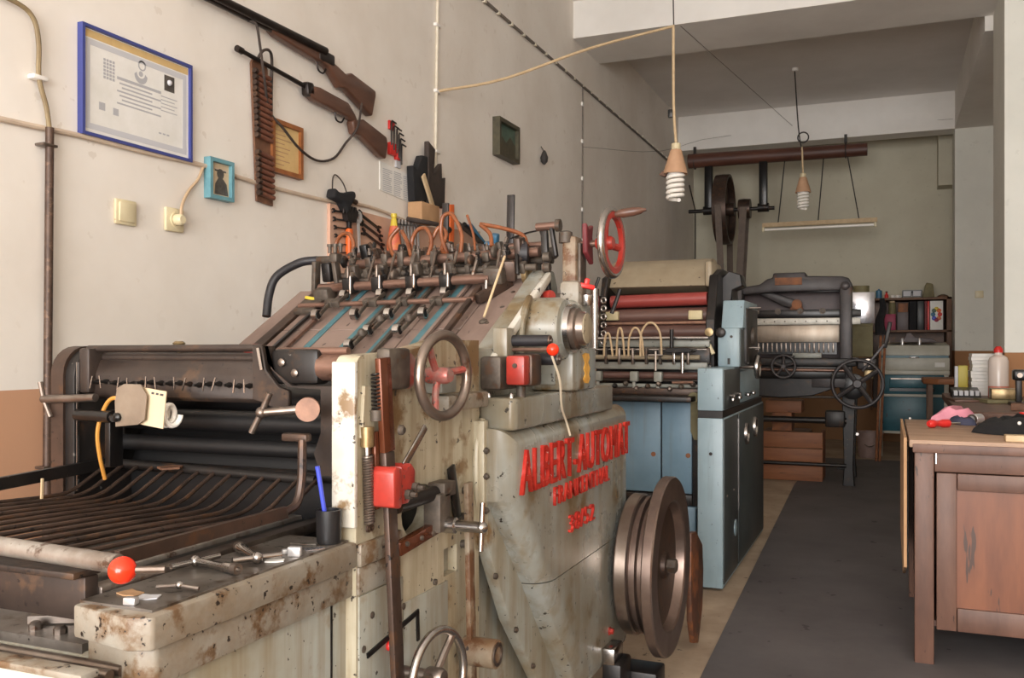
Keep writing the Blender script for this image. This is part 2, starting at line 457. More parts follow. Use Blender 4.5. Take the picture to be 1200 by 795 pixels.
ORG = {}
def tag(o, label, cat, group=None):
    o['label'], o['category'] = label, cat
    if group: o['group'] = group
    return o
def thing(name, label, cat, loc, group=None):
    o = bpy.data.objects.new(name, None)
    o.empty_display_size = 0.1
    COL.objects.link(o)
    o.location = loc
    ORG[o.name] = Vector(loc)
    return tag(o, label, cat, group)
def struct(o):
    o['kind'] = 'structure'
    return o
def arc(c, r, a0, a1, n):
    return [(c[0] + r * math.cos(a0 + (a1 - a0) * i / n), c[1] + r * math.sin(a0 + (a1 - a0) * i / n)) for i in range(n + 1)]
def circle(c, r, n=16):
    return arc(c, r, 0, 2 * PI * (n - 1) / n, n - 1)
def smooth(pts, n=6):
    """Catmull-Rom through pts"""
    P = [Vector(p) for p in pts]
    P = [P[0] * 2 - P[1]] + P + [P[-1] * 2 - P[-2]]
    out = []
    for i in range(1, len(P) - 2):
        a, b, c, d = P[i - 1:i + 3]
        for k in range(n):
            t = k / n
            out.append(0.5 * ((2 * b) + (c - a) * t + (2 * a - 5 * b + 4 * c - d) * t * t + (3 * b - a - 3 * c + d) * t ** 3))
    out.append(P[-2])
    return out
def lettering(name, body, material, parent, x, y0, y1, z0, cap, depth, shear=0.0):
    """raised letters on a face that looks along +x; they run along +y, baseline z0"""
    cu = bpy.data.curves.new(name, 'FONT')
    cu.body = body
    cu.extrude = 0.03
    cu.resolution_u = 4
    cu.shear = shear
    cu.space_character = 1.10
    t = bpy.data.objects.new(name, cu)
    COL.objects.link(t)
    bpy.context.view_layer.update()
    me = bpy.data.meshes.new_from_object(t.evaluated_get(bpy.context.evaluated_depsgraph_get()))
    bpy.data.objects.remove(t)
    xs = [v.co.x for v in me.vertices]; ys = [v.co.y for v in me.vertices]; zs = [v.co.z for v in me.vertices]
    org = ORG[parent.name] if parent else Vector((0, 0, 0))
    for v in me.vertices:
        p = v.co
        v.co = Vector((x + (p.z - min(zs)) / (max(zs) - min(zs)) * depth,
                       y0 + (p.x - min(xs)) / (max(xs) - min(xs)) * (y1 - y0),
                       z0 + (p.y - min(ys)) / (max(ys) - min(ys)) * cap)) - org
    me.materials.clear()
    me.materials.append(MATS[material])
    o = bpy.data.objects.new(name, me)
    COL.objects.link(o)
    o.parent = parent
    ORG[o.name] = org
    return o
def handwheel(parent, name, c, axis, R, r, spokes, mrim, mspoke, hub_r=None, hub_h=None, a0=0.0, dish=0.0, spoke_r=None, oval=1.0):
    """rim with its spokes and hub as sub-parts"""
    rim = MB().torus(c, axis, R, r, 40, 12).build(name, mrim, parent)
    x, y, z = fr(axis)
    c = Vector(c)
    hub_r = hub_r or R * 0.2
    hub_h = hub_h or R * 0.3
    hc = c - z * dish
    MB().lathe(hc - z * hub_h * 0.5, z, [(hub_r * 0.8, 0), (hub_r, hub_h * 0.15), (hub_r, hub_h * 0.85), (hub_r * 0.75, hub_h)], 18).build('hub', mspoke, rim)
    for i in range(spokes):
        a = a0 + 2 * PI * i / spokes
        d = x * math.cos(a) + y * math.sin(a)
        sr = spoke_r or r * 0.75
        MB().tube([hc + d * hub_r * 0.7, hc + d * R * 0.5 + z * dish * 0.3, c + d * (R - r * 0.3)], sr, 8).build('spoke', mspoke, rim)
    return rim
def copy_tree(o, dx, parent=None):
    c = o.copy()
    COL.objects.link(c)
    c.parent = parent
    if parent is None:
        c.location = Vector(o.location) + Vector(dx)
    ORG[c.name] = ORG[o.name] + Vector(dx)
    for ch in list(o.children):
        copy_tree(ch, dx, c)
    return c

# ------------------------------------------------------------------ the room
XL, XR, YB, YF, ZC = -2.28, 2.45, 11.63, -4.6, 3.82
struct(MB().bx(XL - 0.12, XL, YF - 0.12, YB + 0.12, 0, ZC + 0.12).build('wall_left', 'plaster_left'))
struct(MB().bx(XL, XR, YB, YB + 0.12, 0, ZC).build('wall_back', 'plaster_back'))
struct(MB().bx(XR, XR + 0.12, YF - 0.12, YB + 0.12, 0, ZC + 0.12).build('wall_right', 'plaster_right'))  # unseen wall set farther out so more daylight reaches the left wall
struct(MB().prism([(XL, 0), (XR, 0), (XR, ZC), (XL, ZC)], 'y', YF - 0.12, YF, holes=[[(-2.1, 0.02), (2.35, 0.02), (2.35, 3.3), (-2.1, 3.3)]]).build('wall_front', 'plaster_left'))
struct(MB().bx(XL, XR, YF - 0.12, YB, ZC, ZC + 0.12).build('ceiling', 'ceiling_paint'))
struct(MB().bx(XL - 0.12, XR + 0.12, YF - 0.12, YB + 0.12, -0.1, 0).build('floor', 'concrete'))
struct(MB().bx(XL, XR, 6.81, 7.5, 3.53, ZC).build('trim_1', 'beam_paint'))
struct(MB().bx(XL, XR, 10.7, 10.98, 3.42, ZC).build('trim_2', 'beam_paint'))
struct(MB().bx(0.66, 1.10, 7.5, 10.7, 3.42, ZC).build('trim_3', 'beam_paint'))
struct(MB().bx(0.53, XR, 11.32, YB, 2.93, ZC).build('trim_4', 'plaster_back'))
struct(MB().bx(0.715, 1.10, 6.81, 7.5, 0, 3.53).build('wall_pillar_near', 'plaster_right'))
struct(MB().bx(0.66, 1.10, 10.72, 11.1, 0, 3.42).build('wall_pillar_far', 'plaster_right'))
tag(MB().prism([(-0.50, -4.0), (-0.575, 3.05), (-0.69, 7.6), (-0.66, 9.6), (0.75, 9.6), (1.0, 6.7), (1.05, -4.0)], 'z', 0.0005, 0.006).build('floor_mat', 'floor_mat'),
    'dark grey sheet of floor covering along the aisle', 'floor mat')

# ------------------------------------------------------------------ things on the left wall
XW = XL + 0.001
def picture(name, label, cat, y0, y1, z0, z1, fw, dep, mframe, mpaper, group=None):
    t = thing(name, label, cat, (XW, (y0 + y1) / 2, z0), group)
    MB().prism([(y0, z0), (y1, z0), (y1, z1), (y0, z1)], 'x', XW, XW + dep,
               holes=[[(y0 + fw, z0 + fw), (y1 - fw, z0 + fw), (y1 - fw, z1 - fw), (y0 + fw, z1 - fw)]]).build('frame', mframe, t)
    MB().bx(XW, XW + dep * 0.5, y0 + fw * 0.8, y1 - fw * 0.8, z0 + fw * 0.8, z1 - fw * 0.8).build('print', mpaper, t)
    return t
t = picture('framed_certificate', 'large white certificate with a portrait photo in a thin blue frame', 'certificate', 2.066, 2.54, 1.752, 2.092, 0.010, 0.022, 'frame_blue', 'paper_white')
xs = XW + 0.0111
b = MB()
b.prism([(2.085, 1.775), (2.52, 1.775), (2.52, 2.052), (2.085, 2.052)], 'x', xs, xs + 0.0006, holes=[[(2.103, 1.793), (2.502, 1.793), (2.502, 2.034), (2.103, 2.034)]])
b.build('printed_border', 'paper_grey', t)
MB().bx(xs, xs + 0.0006, 2.08, 2.528, 2.056, 2.079).build('heading_strip', 'paper_yellow', t)
MB().bx(xs, xs + 0.0008, 2.415, 2.462, 1.975, 2.028).build('portrait', 'photo_dark', t)
MB().sphere((xs + 0.0008, 2.438, 2.005), 0.010, 10).build('portrait_face', 'paper_grey', t)
b = MB()
for i in range(7):
    z = 1.957 - i * 0.013
    b.bx(xs, xs + 0.0005, 2.21 + (i % 3) * 0.01, 2.40 - (i % 2) * 0.04, z, z + (0.005 if i else 0.009))
for i in range(5):
    b.bx(xs, xs + 0.0005, 2.40, 2.475 - (i % 2) * 0.012, 1.95 - i * 0.012, 1.953 - i * 0.012)
for i in range(6):
    for j in range(4):
        b.bx(xs, xs + 0.0005, 2.155 + j * 0.012, 2.164 + j * 0.012, 1.945 + i * 0.011, 1.953 + i * 0.011)
for y, z, r in ((2.15, 1.855, 0.012), (2.205, 1.85, 0.011)):
    b.bx(xs, xs + 0.0005, y - r, y + r, z - r, z + r)
for i in range(3):
    b.bx(xs, xs + 0.0005, 2.39 + i * 0.018, 2.402 + i * 0.018, 1.822, 1.827)
b.build('printed_text', 'print_grey', t)
b = MB()
b.add([Vector((xs + 0.0006, p[0], p[1])) for p in arc((2.31, 1.995), 0.028, PI, 2 * PI, 14) + arc((2.31, 2.003), 0.018, 2 * PI, PI, 14)], [tuple(range(30))])
b.lathe((xs, 2.31, 2.0), (1, 0, 0), [(0.009, 0), (0.009, 0.0006)], 14)
b.ring((xs, 2.315, 2.04 - 0.012), (1, 0, 0), 0.012, 0.017, 0.0006, 18)
b.build('printed_emblem', 'print_grey', t)

t = picture('framed_photo', 'small photo of a person in a hat in a turquoise frame', 'photo', 2.622, 2.752, 1.642, 1.79, 0.014, 0.03, 'frame_turquoise', 'paper_cream')
xs = XW + 0.0152
b = MB()
b.prism([(2.66, 1.662), (2.735, 1.662), (2.725, 1.705), (2.705, 1.722), (2.68, 1.722), (2.664, 1.70)], 'x', xs, xs + 0.0006)
b.prism(circle((2.692, 1.738), 0.019, 14), 'x', xs, xs + 0.0008)
b.prism([(2.662, 1.746), (2.722, 1.746), (2.722, 1.752), (2.662, 1.752)], 'x', xs, xs + 0.001)
b.build('sitter', 'photo_dark', t)

t = picture('framed_document', 'yellowed document in a brown wooden frame under the guns', 'picture', 2.987, 3.194, 1.802, 2.017, 0.018, 0.025, 'frame_wood', 'paper_yellow')
xs = XW + 0.0126
b = MB()
for i in range(9):
    b.bx(xs, xs + 0.0004, 3.015, 3.015 + random.uniform(0.06, 0.14), 1.975 - i * 0.017, 1.979 - i * 0.017)
b.build('written_lines', 'cardboard', t)

t = picture('framed_landscape', 'small dark green picture in a dark frame high on the wall', 'picture', 5.223, 5.56, 2.305, 2.545, 0.026, 0.05, 'frame_green', 'photo_green')
xs = XW + 0.0252
MB().prism([(5.25, 2.40), (5.32, 2.44), (5.38, 2.41), (5.45, 2.46), (5.53, 2.42), (5.53, 2.335), (5.25, 2.335)], 'x', xs, xs + 0.001).build('painted_hills', 'frame_green', t)

# guns
def gun(name, label, barrel, br, fore, stock, group):
    t = thing(name, label, 'gun', (XW, stock[0][0], stock[-3][1]), group)
    MB().cyl(barrel[0], barrel[1], br[0], br[1], 14).build('barrel', 'gun_metal', t)
    MB().prism(fore, 'x', XW + 0.012, XW + 0.052, bev=0.008, seg=3).build('forend', 'gun_wood', t)
    MB().prism(stock, 'x', XW + 0.010, XW + 0.052, bev=0.009, seg=3).build('stock', 'gun_wood', t)
    return t
t = gun('hunting_shotgun', 'double-barrelled brown shotgun hung topmost on the wall', ((XW + 0.034, 2.50, 2.352), (XW + 0.034, 3.31, 2.366)), (0.016, 0.019),
        [(2.946, 2.350), (3.125, 2.366), (3.282, 2.372), (3.327, 2.368), (3.366, 2.346), (3.288, 2.318), (3.125, 2.325), (2.984, 2.335)],
        [(3.301, 2.364), (3.379, 2.346), (3.459, 2.328), (3.487, 2.32), (3.528, 2.34), (3.735, 2.312), (3.737, 2.288), (3.704, 2.184), (3.487, 2.255), (3.439, 2.25), (3.412, 2.27), (3.346, 2.311), (3.276, 2.327)], 'guns on the wall')
MB().cyl((XW + 0.055, 2.50, 2.356), (XW + 0.055, 3.31, 2.370), 0.014, 0.017, 12).build('barrel', 'gun_metal', t)
MB().bx(XW + 0.008, XW + 0.056, 3.27, 3.385, 2.325, 2.374, 0.008).build('receiver', 'gun_metal', t)
MB().tube(smooth([(XW + 0.03, 3.28, 2.322), (XW + 0.03, 3.295, 2.288), (XW + 0.03, 3.33, 2.285), (XW + 0.03, 3.35, 2.31)]), 0.004, 6).build('trigger_guard', 'gun_metal', t)
MB().tube(smooth([(XW + 0.02, 3.32, 2.37), (XW + 0.02, 3.315, 2.395), (XW + 0.02, 3.295, 2.40)]), 0.006, 6).build('hammer', 'gun_metal', t)
MB().tube(smooth([(XW + 0.02, 2.66, 2.35), (XW + 0.01, 2.70, 2.385)], 3), 0.004, 6).build('hanging_tape', 'paper_white', t)
t = gun('air_rifle', 'slim-barrelled air rifle with brown stock hung under the shotgun', ((XW + 0.03, 2.769, 2.221), (XW + 0.03, 3.21, 2.192)), (0.008, 0.010),
        [(3.226, 2.202), (3.282, 2.209), (3.5, 2.198), (3.557, 2.158), (3.586, 2.121), (3.507, 2.134), (3.245, 2.145), (3.196, 2.161)],
        [(3.557, 2.146), (3.586, 2.137), (3.629, 2.155), (3.837, 2.117), (3.848, 2.081), (3.829, 2.008), (3.79, 2.013), (3.615, 2.073), (3.557, 2.072), (3.536, 2.122)], 'guns on the wall')
MB().box((XW + 0.032, 3.215, 2.184), (0.04, 0.05, 0.06), (0.1, 0, 0), 0.012).build('breech', 'gun_metal', t)
MB().cyl((XW + 0.03, 2.765, 2.221), (XW + 0.03, 2.795, 2.219), 0.013, n=10).build('muzzle', 'gun_metal', t)
MB().tube(smooth([(XW + 0.03, 3.42, 2.142), (XW + 0.03, 3.43, 2.108), (XW + 0.03, 3.47, 2.105), (XW + 0.03, 3.495, 2.13)]), 0.004, 6).build('trigger_guard', 'gun_metal', t)
tag(MB().tube(smooth([(XW + 0.03, 2.828, 2.345), (XW + 0.06, 2.84, 2.33), (XW + 0.06, 2.863, 2.256), (XW + 0.05, 2.904, 2.136), (XW + 0.02, 2.973, 2.037), (XW + 0.035, 3.039, 1.984), (XW + 0.035, 3.154, 1.922), (XW + 0.015, 3.307, 1.905), (XW + 0.012, 3.439, 1.941), (XW + 0.015, 3.528, 2.024), (XW + 0.06, 3.557, 2.099), (XW + 0.06, 3.593, 2.217)], 5), 0.0055, 6).build('gun_sling', 'strap'),
    'dark leather sling looping down from the guns', 'sling')
# cartridge belt: leather strap with a shell in every loop
t = thing('cartridge_belt', 'brown leather cartridge belt full of shells hanging on the wall', 'ammunition belt', (XW, 2.95, 1.665))
MB().prism([(2.872, 2.20), (2.885, 2.222), (2.955, 2.222), (2.97, 2.20), (3.004, 1.665), (2.906, 1.672)], 'x', XW + 0.004, XW + 0.014).build('strap', 'leather', t)
for i in range(22):
    if i in (12, 13): continue
    k = i / 22
    z = 2.165 - i * 0.0222
    y = 2.928 + k * 0.026
    s = MB().cyl((XW + 0.026, y - 0.044, z + 0.004), (XW + 0.026, y + 0.040, z - 0.004), 0.0095, n=10).build('shell', 'shell_red', t)
    MB().cyl((XW + 0.026, y - 0.056, z + 0.005), (XW + 0.026, y - 0.040, z + 0.004), 0.0105, n=10).build('shell_base', 'brown_iron', s)
MB().tube(smooth([(XW + 0.02, 2.90, 2.222), (XW + 0.045, 2.90, 2.25), (XW + 0.045, 2.94, 2.262), (XW + 0.03, 2.975, 2.235), (XW + 0.02, 2.985, 2.12), (XW + 0.02, 2.985, 2.02)]), 0.006, 6).build('buckle_strap', 'strap', t)

# switch and socket
t = thing('wall_switch', 'cream square light switch left of the wall socket', 'switch', (XW, 2.25, 1.496))
MB().bx(XW, XW + 0.012, 2.205, 2.293, 1.496, 1.578, 0.006).build('plate', 'plastic_cream', t)
MB().box((XW + 0.014, 2.249, 1.537), (0.008, 0.066, 0.062), (0, 0.05, 0), 0.003).build('rocker', 'plastic_cream', t)
t = thing('wall_socket', 'cream wall socket with a plug in it', 'socket', (XW, 2.465, 1.50))
MB().bx(XW, XW + 0.014, 2.422, 2.508, 1.50, 1.582, 0.006).build('plate', 'plastic_cream', t)
MB().ring((XW + 0.012, 2.467, 1.541), (1, 0, 0), 0.022, 0.027, 0.006, 20).build('socket_ring', 'plastic_cream', t)
t = thing('plug', 'round beige plug with a cord rising to the wall cable', 'plug', (XW, 2.467, 1.52))
MB().lathe((XW + 0.015, 2.467, 1.541), (1, 0, 0), [(0.020, 0), (0.020, 0.022), (0.014, 0.03)], 18).build('plug_body', 'plastic_cream', t)
MB().tube(smooth([(XW + 0.036, 2.467, 1.545), (XW + 0.03, 2.478, 1.59), (XW + 0.012, 2.53, 1.65), (XW + 0.01, 2.58, 1.70), (XW + 0.008, 2.61, 1.752)]), 0.0055, 8).build('cord', 'cord_plug', t)

# rusty conduit at the left end with the sheathed cable that comes out of it
t = thing('conduit_pipe', 'rusty steel conduit pipe running down the left end of the wall', 'pipe', (XW, 1.94, 0.0))
MB().cyl((XW + 0.022, 1.932, 0.0), (XW + 0.022, 1.948, 1.742), 0.012, n=14).build('pipe', 'pipe_rusty', t)
MB().tube(smooth([(XW + 0.022, 1.948, 1.73), (XW + 0.02, 1.938, 1.80), (XW + 0.018, 1.915, 1.88), (XW + 0.018, 1.914, 1.98), (XW + 0.018, 1.895, 2.045), (XW + 0.018, 1.84, 2.07), (XW + 0.018, 1.70, 2.075)]), 0.007, 8).build('cable', 'olive_band', t)
for z in (0.75, 1.685):
    MB().bx(XW, XW + 0.036, 1.915, 1.965, z, z + 0.008, 0.002).build('clip', 'steel', t)
MB().bx(XW, XW + 0.028, 1.89, 1.94, 1.872, 1.886, 0.004).build('clip', 'plastic_white', t)
tag(MB().tube(smooth([(XW + 0.008, 1.40, 1.732), (XW + 0.008, 1.805, 1.735), (XW + 0.008, 2.065, 1.746), (XW + 0.008, 2.34, 1.748), (XW + 0.008, 2.628, 1.756), (XW + 0.008, 2.917, 1.743), (XW + 0.008, 3.384, 1.746), (XW + 0.008, 3.75, 1.77), (XW + 0.008, 4.2, 1.74)], 4), 0.008, 8).build('wall_cable', 'cord_painted'),
    'beige cable running level across the wall behind the certificate', 'cable')
t = thing('white_wire', 'white wire running straight down the wall beside the black leather scraps', 'wire', (XW, 4.44, 1.82))
MB().tube([(XW + 0.008, 4.46, ZC), (XW + 0.008, 4.455, 3.0), (XW + 0.008, 4.43, 2.157), (XW + 0.01, 4.45, 1.85)], 0.008, 8).build('wire', 'cord_white', t)
for z in (3.4, 2.85, 2.49, 2.16):
    MB().bx(XW, XW + 0.02, 4.42, 4.475, z, z + 0.018, 0.003).build('clip', 'plastic_white', t)
t = thing('twin_cable', 'dark clipped cable running level high along the left wall', 'cable', (XW, 7.3, 3.2))
MB().tube([(XW + 0.01, 3.0, 3.225), (XW + 0.01, 10.69, 3.196)], 0.010, 6).build('cable', 'cable_grey', t)
for i in range(30):
    y = 4.2 + i * 0.215
    MB().bx(XW, XW + 0.022, y, y + 0.03, 3.202, 3.224, 0.003).build('clip', 'cord_white', t)
t = thing('drop_wire', 'thin clipped wire dropping down the wall under the dark cable', 'wire', (XW, 7.02, 1.5))
MB().tube([(XW + 0.006, 7.03, 3.22), (XW + 0.006, 7.01, 1.5)], 0.006, 6).build('wire', 'cable_grey', t)
for z in (3.05, 2.75, 2.45, 2.2, 1.95):
    MB().bx(XW, XW + 0.014, 7.0, 7.04, z, z + 0.03, 0.003).build('clip', 'plastic_white', t)
tag(MB().tube(smooth([(XW + 0.01, 7.02, 2.72), (-2.0, 8.6, 2.98), (-1.7, 10.69, 3.55), (0.64, 10.69, 3.52)], 4), 0.002, 5).build('strung_wire', 'cable_grey'),
    'thin dark wire strung from the wall along the far beam', 'wire')
tag(MB().tube([(XL + 0.03, 11.55, 1.5), (XL + 0.03, 11.56, 2.85), (XL + 0.03, 11.2, 3.1)], 0.008, 6).build('corner_wire', 'strap'),
    'thin wire down the far left corner', 'wire')
# small pear-shaped pendulum
t = thing('hanging_bob', 'small dark pear-shaped weight hanging on the wall right of the green picture', 'weight', (XW, 6.07, 2.40))
MB().lathe((XW + 0.03, 6.07, 2.40), (0, 0, 1), [(0.006, 0), (0.024, 0.02), (0.028, 0.05), (0.016, 0.085), (0.007, 0.10)], 14).build('weight', 'cord_black', t)
MB().tube([(XW + 0.03, 6.07, 2.49), (XW + 0.006, 6.07, 2.53)], 0.004, 6).build('loop', 'cord_black', t)
# hex key set in a red holder
t = thing('hex_key_set', 'set of black hex keys in a red holder hung on the wall', 'hex keys', (XW, 3.98, 2.01))
MB().bx(XW, XW + 0.02, 3.925, 3.985, 2.055, 2.115, 0.004).build('holder', 'plastic_red', t)
MB().bx(XW, XW + 0.02, 3.99, 4.035, 2.04, 2.095, 0.004).build('holder', 'plastic_red', t)
MB().bx(XW, XW + 0.012, 3.93, 3.985, 2.18, 2.225, 0.004).build('hanger', 'plastic_red', t)
for i, (y, z0, z1) in enumerate(((3.93, 2.10, 2.22), (3.955, 2.08, 2.20), (3.985, 2.07, 2.195), (4.005, 2.05, 2.175), (4.02, 2.04, 2.15), (4.03, 2.02, 2.125))):
    MB().tube([(XW + 0.022, y, z0), (XW + 0.022, y, z1 - 0.008), (XW + 0.022, y + 0.006, z1), (XW + 0.022, y + 0.045, z1 - 0.004)], 0.0045, 6).build('hex_key', 'tool_black', t)
MB().bx(XW, XW + 0.01, 4.0, 4.045, 2.005, 2.05).build('card', 'paper_grey', t)
# price sheet
t = thing('printed_sheet', 'white printed sheet with columns of small text on the wall', 'sheet', (XW, 4.02, 1.85))
MB().prism([(3.85, 1.868), (4.192, 1.846), (4.202, 1.986), (3.85, 2.008)], 'x', XW, XW + 0.004).build('sheet', 'paper_white', t)
b = MB()
for i in range(13):
    z = 1.985 - i * 0.0095
    for j, (a, c) in enumerate(((3.875, 3.97), (3.985, 4.07), (4.08, 4.175))):
        if i == 0 and j == 0: continue
        dz = -(a - 3.85) * 0.06
        b.bx(XW + 0.004, XW + 0.0046, a, c - random.uniform(0, 0.03), z + dz, z + dz + 0.004)
b.build('printed_text', 'print_grey', t)
# tool board with wrenches
t = thing('tool_board', 'tan board on the wall with rows of spanners behind the feeder', 'tool board', (XW, 4.1, 1.40))
MB().prism([(3.405, 1.25), (5.0, 1.25), (5.0, 1.80), (4.2, 1.735), (3.405, 1.735)], 'x', XW, XW + 0.016).build('board', 'tan_board', t)
def spanner(label, y, z, ang, ln, m, name='spanner', x=XW + 0.026):
    d = Vector((0, math.cos(ang), math.sin(ang)))
    p0, p1 = Vector((x, y, z)), Vector((x, y, z)) + d * ln
    q = Vector((0, -d.z, d.y))
    b = MB()
    b.bar(p0, p1, ln * 0.07, 0.006, (1, 0, 0))
    for p, s in ((p0, -1), (p1, 1)):
        for k in (-1, 1):
            b.bar(p + q * k * ln * 0.05 - d * s * ln * 0.02, p + q * k * ln * 0.075 + d * s * ln * 0.12, ln * 0.06, 0.008, (1, 0, 0))
        b.bar(p - d * s * ln * 0.03, p + d * s * ln * 0.02, ln * 0.16, 0.008, (1, 0, 0))
    return tag(b.build(name, m), label, 'spanner', 'spanners on the tool board')
ORD = ['topmost', 'second', 'third', 'fourth', 'fifth', 'lowest']
ORDL = ['leftmost', 'second', 'third', 'fourth', 'fifth', 'sixth', 'seventh', 'rightmost']
for i in range(6):
    spanner(ORD[i] + ' black open-ended spanner in the left column of the tool board', 3.42 + 0.006 * i, 1.705 - i * 0.036, 0.05, 0.105 - i * 0.006, 'tool_black')
for i in range(3):
    spanner(('upper', 'middle', 'lower')[i] + ' black open-ended spanner slanting in the middle of the tool board', 3.64 + 0.015 * i, 1.718 - i * 0.04, -0.28, 0.165, 'tool_black')
for i in range(8):
    spanner(ORDL[i] + ' chrome spanner hanging upright in the right row of the tool board', 3.955 + i * 0.034, 1.712 + i * 0.003, -PI / 2 + 0.1, 0.24 - i * 0.012, 'tool_chrome')
t = thing('adjustable_spanner', 'black adjustable spanner with a bright orange grip on the tool board', 'spanner', (XW, 3.60, 1.48))
MB().bx(XW + 0.02, XW + 0.045, 3.515, 3.55, 1.52, 1.64, 0.008).build('grip', 'tool_orange', t)
MB().bx(XW + 0.024, XW + 0.04, 3.52, 3.545, 1.64, 1.68, 0.003).build('shank', 'tool_black', t)
MB().prism([(3.50, 1.67), (3.57, 1.67), (3.59, 1.72), (3.56, 1.74), (3.55, 1.71), (3.52, 1.71), (3.51, 1.745), (3.49, 1.72)], 'x', XW + 0.02, XW + 0.046).build('jaw', 'tool_black', t)
t = thing('ring_spanner', 'long chrome ring spanner beside the orange-gripped spanner', 'spanner', (XW, 3.68, 1.45))
MB().bar((XW + 0.035, 3.605, 1.68), (XW + 0.05, 3.595, 1.47), 0.016, 0.006, (1, 0, 0)).build('shank', 'tool_chrome', t)
MB().ring((XW + 0.03, 3.60, 1.70), (1, 0, 0), 0.014, 0.028, 0.012, 18).build('ring', 'tool_chrome', t)
t = thing('glue_bottle', 'yellow and red plastic bottle in front of the tool board', 'bottle', (XW + 0.07, 3.87, 1.45))
MB().lathe((XW + 0.07, 3.87, 1.45), (0, 0, 1), [(0.031, 0), (0.034, 0.02), (0.034, 0.10)], 18).build('base', 'tool_yellow', t)
MB().lathe((XW + 0.07, 3.87, 1.55), (0, 0, 1), [(0.0345, 0), (0.0345, 0.06), (0.02, 0.14)], 18).build('label', 'label_red', t)
MB().lathe((XW + 0.07, 3.87, 1.69), (0, 0, 1), [(0.019, 0), (0.014, 0.03), (0.011, 0.04), (0.015, 0.042), (0.015, 0.06)], 14).build('cap', 'tool_yellow', t)
# black pouch on a cord
t = thing('black_pouch', 'black pouch hanging from a wire above the tool board', 'pouch', (XW, 3.47, 1.66))
MB().prism([(3.385, 1.80), (3.42, 1.785), (3.48, 1.79), (3.543, 1.81), (3.555, 1.784), (3.52, 1.744), (3.49, 1.70), (3.452, 1.743), (3.372, 1.754)], 'x', XW + 0.01, XW + 0.06, bev=0.012).build('pouch', 'cloth_black', t)
MB().tube(smooth([(XW + 0.03, 3.40, 1.79), (XW + 0.02, 3.42, 1.85), (XW + 0.01, 3.46, 1.87), (XW + 0.02, 3.50, 1.84), (XW + 0.03, 3.52, 1.79)]), 0.003, 6).build('wire_loop', 'strap', t)
MB().cyl((XW + 0.035, 3.545, 1.77), (XW + 0.035, 3.585, 1.765), 0.012, n=10).build('knob', 'brown_iron', t)
b = MB()
for i in range(5):
    b.bar((XW + 0.04, 3.48 + 0.022 * i, 1.74), (XW + 0.04, 3.475 + 0.024 * i, 1.70), 0.016, 0.01, (1, 0, 0), 0.003)
tag(b.build('pliers', 'tool_black'), 'cluster of black pliers hanging under the black pouch', 'pliers')
# leather scraps, wooden wedge, box and bits round the wire
tag(MB().prism([(4.10, 2.03), (4.155, 2.02), (4.20, 2.10), (4.26, 2.105), (4.25, 1.87), (4.118, 1.848)], 'x', XW + 0.01, XW + 0.05, bev=0.006).build('leather_scrap', 'cloth_black'),
    'left black leather flap hanging beside the white wire', 'leather')
tag(MB().prism([(4.27, 2.19), (4.35, 2.16), (4.33, 2.03), (4.425, 2.10), (4.43, 2.02), (4.47, 2.03), (4.46, 1.86), (4.27, 1.86)], 'x', XW + 0.022, XW + 0.05, bev=0.005).build('leather_scrap', 'strap'),
    'right grey-black leather flap hanging behind the white wire', 'leather')
tag(MB().bar((XW + 0.07, 4.17, 1.99), (XW + 0.06, 4.31, 1.83), 0.035, 0.012, (1, 0, 0), 0.003).build('wooden_wedge', 'cord_beige'),
    'pale wooden wedge stuck between the leather flaps', 'wood')
tag(MB().bx(XW + 0.017, XW + 0.10, 4.10, 4.30, 1.745, 1.845, 0.006).build('cardboard_box', 'cardboard'),
    'small cardboard box under the leather flaps', 'box')
tag(MB().tube(smooth([(XW + 0.035, 4.06, 1.752), (XW + 0.12, 4.14, 1.738), (XW + 0.125, 4.3, 1.738), (XW + 0.10, 4.42, 1.735), (XW + 0.035, 4.48, 1.73)]), 0.012, 8).build('cable_bundle', 'strap'),
    'bundle of dark cables lying under the cardboard box', 'cable')
t = thing('strap_coil', 'dark green and blue straps curving over the right end of the tool board', 'strap', (XW, 4.8, 1.5))
for k, (m, o) in enumerate((('strap', 0), ('plastic_black', 0.05), ('blue_tin', 0.10))):
    MB().tube(smooth([(XW + 0.05 + o * 0.3, 4.62 + o, 1.80), (XW + 0.08, 4.85 + o, 1.72 - o * 0.2), (XW + 0.08, 5.1 + o, 1.60), (XW + 0.04, 5.25 + o, 1.45)]), 0.014, 8).build('strap', m, t)
tag(MB().prism([(4.50, 1.62), (4.56, 1.62), (4.58, 1.72), (4.58, 1.90), (4.52, 1.89), (4.53, 1.74)], 'x', XW + 0.02, XW + 0.05, bev=0.004).build('orange_scraper', 'tool_orange'),
    'orange plastic scraper at the right end of the tool board', 'tool')

# ------------------------------------------------------------------ the old letterpress machine
P = thing('letterpress_machine', 'old cream and grey printing press with red raised lettering and flywheel', 'printing press', (-1.2, 1.9, 0))
